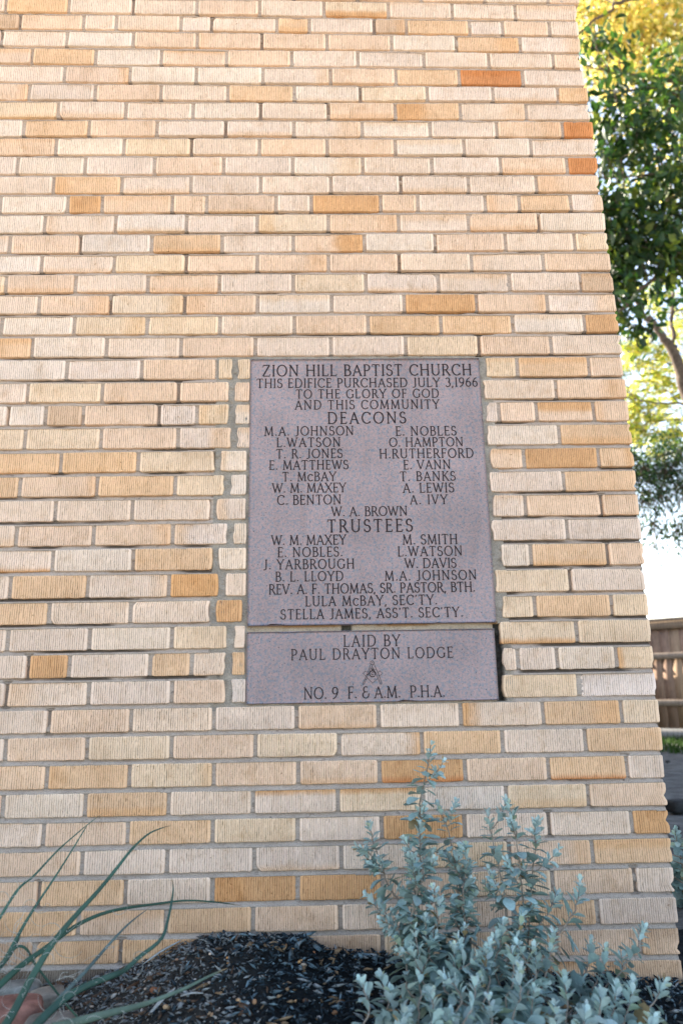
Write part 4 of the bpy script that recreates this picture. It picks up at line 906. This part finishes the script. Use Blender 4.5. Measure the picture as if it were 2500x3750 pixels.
# ---------------------------------------------------------------- trees
def tree(name, label, trunk, limbs, blobs, leafL, leafW, pal, mat, seed, pinnate=False, droop=.3, bark=sr(96, 84, 74), twigs=26):
    r = np.random.default_rng(seed); root = empty(name, tuple(trunk[0][0][0]), label, 'tree'); mb = MB()
    for P, ra, rb in trunk:
        Q = smooth_path(P, 26); tube(mb, Q+r.normal(0, ra*.06, Q.shape), np.linspace(ra, rb, 26), 9, bark)
    mb.build('trunk', M_BARK, root, True)
    mb = MB()
    for P, ra, rb in limbs:
        Q = smooth_path(P, 22); Q[1:-1] += r.normal(0, ra*.35, (20, 3)); tube(mb, Q, np.linspace(ra, rb, 22), 6, bark)
        for _ in range(5):
            i = r.integers(5, 21); d = Q[i]-Q[i-1]; d = d/np.linalg.norm(d)+r.normal(0, .6, 3); d /= np.linalg.norm(d); l = r.uniform(.25, .7)
            tube(mb, smooth_path([Q[i], Q[i]+d*l*.5+r.normal(0, .04, 3), Q[i]+d*l+r.normal(0, .08, 3)], 7), np.linspace(.009, .003, 7), 4, bark)
    ml = MB()
    for (c, rad, n, tone) in blobs:
        c = np.array(c); rad = np.array(rad)
        for _ in range(int(twigs*n/400)+2):       # twigs that carry the leaves
            d = r.normal(0, 1, 3); d /= np.linalg.norm(d); a = c+d*rad*r.uniform(0, .5); b = c+d*rad*r.uniform(.7, 1.05)+np.array([0, 0, -droop*.2])
            tube(mb, smooth_path([a, (a+b)/2+r.normal(0, .06, 3), b], 6), np.linspace(.008, .0025, 6), 4, bark)
        ncl = max(6, int(n*1.5/14)); 
        for _ in range(ncl):
            d = r.normal(0, 1, 3); d /= np.linalg.norm(d); cc = c+d*rad*r.random()**.45
            cl_tone = r.uniform(.75, 1.25); hang = np.array([r.normal(0, 1), r.normal(0, 1), -droop-.2]); hang /= np.linalg.norm(hang)
            if pinnate:
                for q in range(2):
                    ax = np.array([r.normal(0, 1), r.normal(0, 1), r.normal(-.5, .5)]); ax /= np.linalg.norm(ax); L = r.uniform(.18, .32); s = np.cross(ax, (0, 0, 1)); s /= np.linalg.norm(s)
                    for k in range(7):
                        for sg in (-1, 1):
                            p = cc+ax*L*(k+.5)/7; dd = s*sg+ax*.45+r.normal(0, .12, 3); nn = np.cross(ax, s)+r.normal(0, .35, 3)
                            put_leaf(ml, p, dd, nn, leafL*r.uniform(.8, 1.15), leafW, pal[r.integers(len(pal))]*tone*cl_tone*r.uniform(.8, 1.2), .15, .2)
            else:
                sp = r.uniform(.08, .2)
                for q in range(14):
                    p = cc+r.normal(0, sp, 3); dd = hang+r.normal(0, .7, 3); nn = r.normal(0, .7, 3)+np.array([0, -.2, 1.0]); s = r.uniform(.6, 1.2)
                    put_leaf(ml, p, dd, nn, leafL*s, leafW*s, pal[r.integers(len(pal))]*tone*cl_tone*r.uniform(.75, 1.25), .2, .25)
    mb.build('branch', M_BARK, root, True); ml.build('crown', mat, root, True); return root
G1 = [sr(44, 74, 36), sr(36, 64, 38), sr(60, 88, 38), sr(96, 112, 44), sr(40, 68, 40)]
GY = [sr(206, 190, 110), sr(226, 212, 150), sr(196, 190, 106), sr(212, 186, 116), sr(170, 176, 90)]
GG = [sr(182, 178, 84), sr(156, 166, 74), sr(206, 192, 100), sr(124, 146, 62)]
DEN = 1.0
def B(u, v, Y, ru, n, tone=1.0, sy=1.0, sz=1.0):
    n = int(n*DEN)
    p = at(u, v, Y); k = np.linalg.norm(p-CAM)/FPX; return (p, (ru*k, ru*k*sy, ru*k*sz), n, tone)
DEN = .95
# nearer tree: broad leaves, crown shade put into their dark green
YA = 6.0
A0 = at(3150, 2650, YA); A0[2] = 0
tree('shade_tree', 'tree with broad dark green leaves reaching behind the wall corner',
 [([A0, at(3120,1900,YA), at(3050,1350,YA), at(2900,800,YA), at(2760,420,YA)], .17, .06)],
 [([at(3050,1330,YA), at(2760,1020,YA), at(2500,925,YA), at(2350,1060,YA-.1), at(2250,1160,YA-.2)], .055, .012),
  ([at(2900,800,YA), at(2640,380,YA), at(2480,330,YA), at(2300,328,YA), at(2150,335,YA)], .035, .008),
  ([at(2900,800,YA), at(2600,520,YA), at(2480,390,YA), at(2420,440,YA)], .035, .010),
  ([at(2760,420,YA), at(2560,330,YA), at(2360,275,YA), at(2240,265,YA), at(2110,225,YA)], .03, .006),
  ([at(2760,420,YA), at(2560,-60,YA), at(2310,-5,YA), at(2200,60,YA), at(2060,160,YA)], .04, .010),
  ([at(2900,800,YA), at(2640,640,YA), at(2400,640,YA), at(2190,650,YA)], .03, .006)],
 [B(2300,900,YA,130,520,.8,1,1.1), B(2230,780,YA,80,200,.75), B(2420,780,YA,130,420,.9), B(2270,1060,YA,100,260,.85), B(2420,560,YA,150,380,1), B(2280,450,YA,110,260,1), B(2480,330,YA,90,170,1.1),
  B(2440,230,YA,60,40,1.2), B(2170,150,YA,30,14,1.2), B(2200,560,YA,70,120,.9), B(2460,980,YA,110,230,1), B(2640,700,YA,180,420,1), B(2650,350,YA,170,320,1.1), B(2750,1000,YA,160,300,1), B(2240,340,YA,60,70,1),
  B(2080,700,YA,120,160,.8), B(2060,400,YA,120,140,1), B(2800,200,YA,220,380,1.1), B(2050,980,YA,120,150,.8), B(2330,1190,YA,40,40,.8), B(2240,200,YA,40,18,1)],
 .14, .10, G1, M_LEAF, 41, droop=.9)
DEN = 1.35
# farther tree: backlit sun glow put into its yellow leaf colour, leaning trunk at the right edge
YB = 9.5
B0 = at(2640, 2600, YB); B0[2] = 0
tree('sunlit_tree', 'leaning tree with sunlit yellow leaves beyond the dark green one',
 [([B0, at(2600,1900,YB), at(2530,1520,YB), at(2470,1310,YB), at(2420,1230,YB), at(2370,1160,YB)], .15, .045)],
 [([at(2470,1310,YB), at(2462,1240,YB), at(2460,1100,YB), at(2470,900,YB)], .05, .02), ([at(2420,1230,YB), at(2330,1100,YB), at(2300,900,YB), at(2280,600,YB)], .045, .02),
  ([at(2600,1560,YB), at(2500,1480,YB), at(2420,1478,YB), at(2340,1465,YB), at(2290,1430,YB)], .02, .006), ([at(2470,900,YB), at(2420,600,YB), at(2330,200,YB)], .035, .012)],
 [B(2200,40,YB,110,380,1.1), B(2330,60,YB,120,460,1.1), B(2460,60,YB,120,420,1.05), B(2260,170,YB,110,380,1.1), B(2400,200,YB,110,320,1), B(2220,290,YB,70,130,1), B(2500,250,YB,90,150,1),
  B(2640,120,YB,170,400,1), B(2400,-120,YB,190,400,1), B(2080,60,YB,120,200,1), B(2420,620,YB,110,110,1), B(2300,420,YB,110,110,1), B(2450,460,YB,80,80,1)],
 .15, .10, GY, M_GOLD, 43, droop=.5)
DEN = 2.0
# pinnate yellow-green tree lower down and small-leaved dark one hanging beneath
YC = 11.0
C0 = at(3000, 2590, YC); C0[2] = 0
tree('pinnate_tree', 'yellow green tree with feathery leaflets low behind the leaning trunk',
 [([C0, at(2960,2000,YC), at(2860,1500,YC), at(2760,1200,YC)], .16, .06)],
 [([at(2860,1500,YC), at(2640,1400,YC), at(2450,1330,YC), at(2300,1310,YC)], .04, .008), ([at(2760,1200,YC), at(2560,1130,YC), at(2420,1150,YC)], .035, .01), ([at(2920,1800,YC), at(2640,1560,YC), at(2440,1540,YC), at(2310,1560,YC)], .04, .008)],
 [B(2290,1270,YC,55,70,1.15), B(2270,1350,YC,30,25,1.1), B(2390,1380,YC,60,80,1.1), B(2300,1430,YC,45,55,1.1), B(2330,1540,YC,60,90,1.1), B(2340,1290,YC,60,110,1.15), B(2440,1300,YC,80,150,1.1), B(2490,1130,YC,90,150,1.1), B(2330,1500,YC,60,100,1.1), B(2420,1470,YC,80,140,1.15), B(2400,1590,YC,90,150,1.05), B(2320,1590,YC,45,70,1.1), B(2490,1600,YC,70,110,1),
  B(2620,1350,YC,110,170,1), B(2640,1580,YC,110,160,1), B(2390,1090,YC,60,60,1), B(2480,900,YC,60,50,1)],
 .085, .045, GG, M_GOLD, 47, pinnate=True)
YD = 8.0; DEN = 2.0
D0 = at(3300, 2630, YD); D0[2] = 0
tree('drooping_tree', 'dark small leaved tree whose lowest twigs hang in front of the pale sky',
 [([D0, at(3250,2200,YD), at(3050,1700,YD), at(2880,1500,YD)], .14, .06)],
 [([at(3050,1700,YD), at(2750,1620,YD), at(2500,1650,YD), at(2340,1700,YD), at(2290,1780,YD)], .035, .006), ([at(2880,1500,YD), at(2600,1700,YD), at(2480,1850,YD)], .025, .006), ([at(2500,1650,YD), at(2420,1780,YD), at(2390,1920,YD)], .012, .004)],
 [B(2350,1720,YD,70,320,.9), B(2440,1700,YD,80,340,.95), B(2400,1810,YD,60,190,.9), B(2500,1780,YD,70,220,.95), B(2340,1830,YD,35,90,.9), B(2390,1920,YD,32,60,.9,1,1.2), B(2400,1990,YD,16,12,.9), B(2480,1930,YD,40,90,.9), B(2500,2000,YD,22,26,.9), B(2310,1660,YD,40,90,.9),
  B(2290,1790,YD,40,90,.85), B(2620,1760,YD,110,260,1), B(2600,1900,YD,80,120,1), B(2180,1720,YD,90,160,.9), B(2330,1930,YD,20,20,.9), B(2482,1650,YD,45,100,1)],
 .060, .036, [sr(34, 60, 40), sr(30, 56, 42), sr(44, 70, 44), sr(66, 90, 46)], M_LEAF, 53, droop=.8, twigs=30)
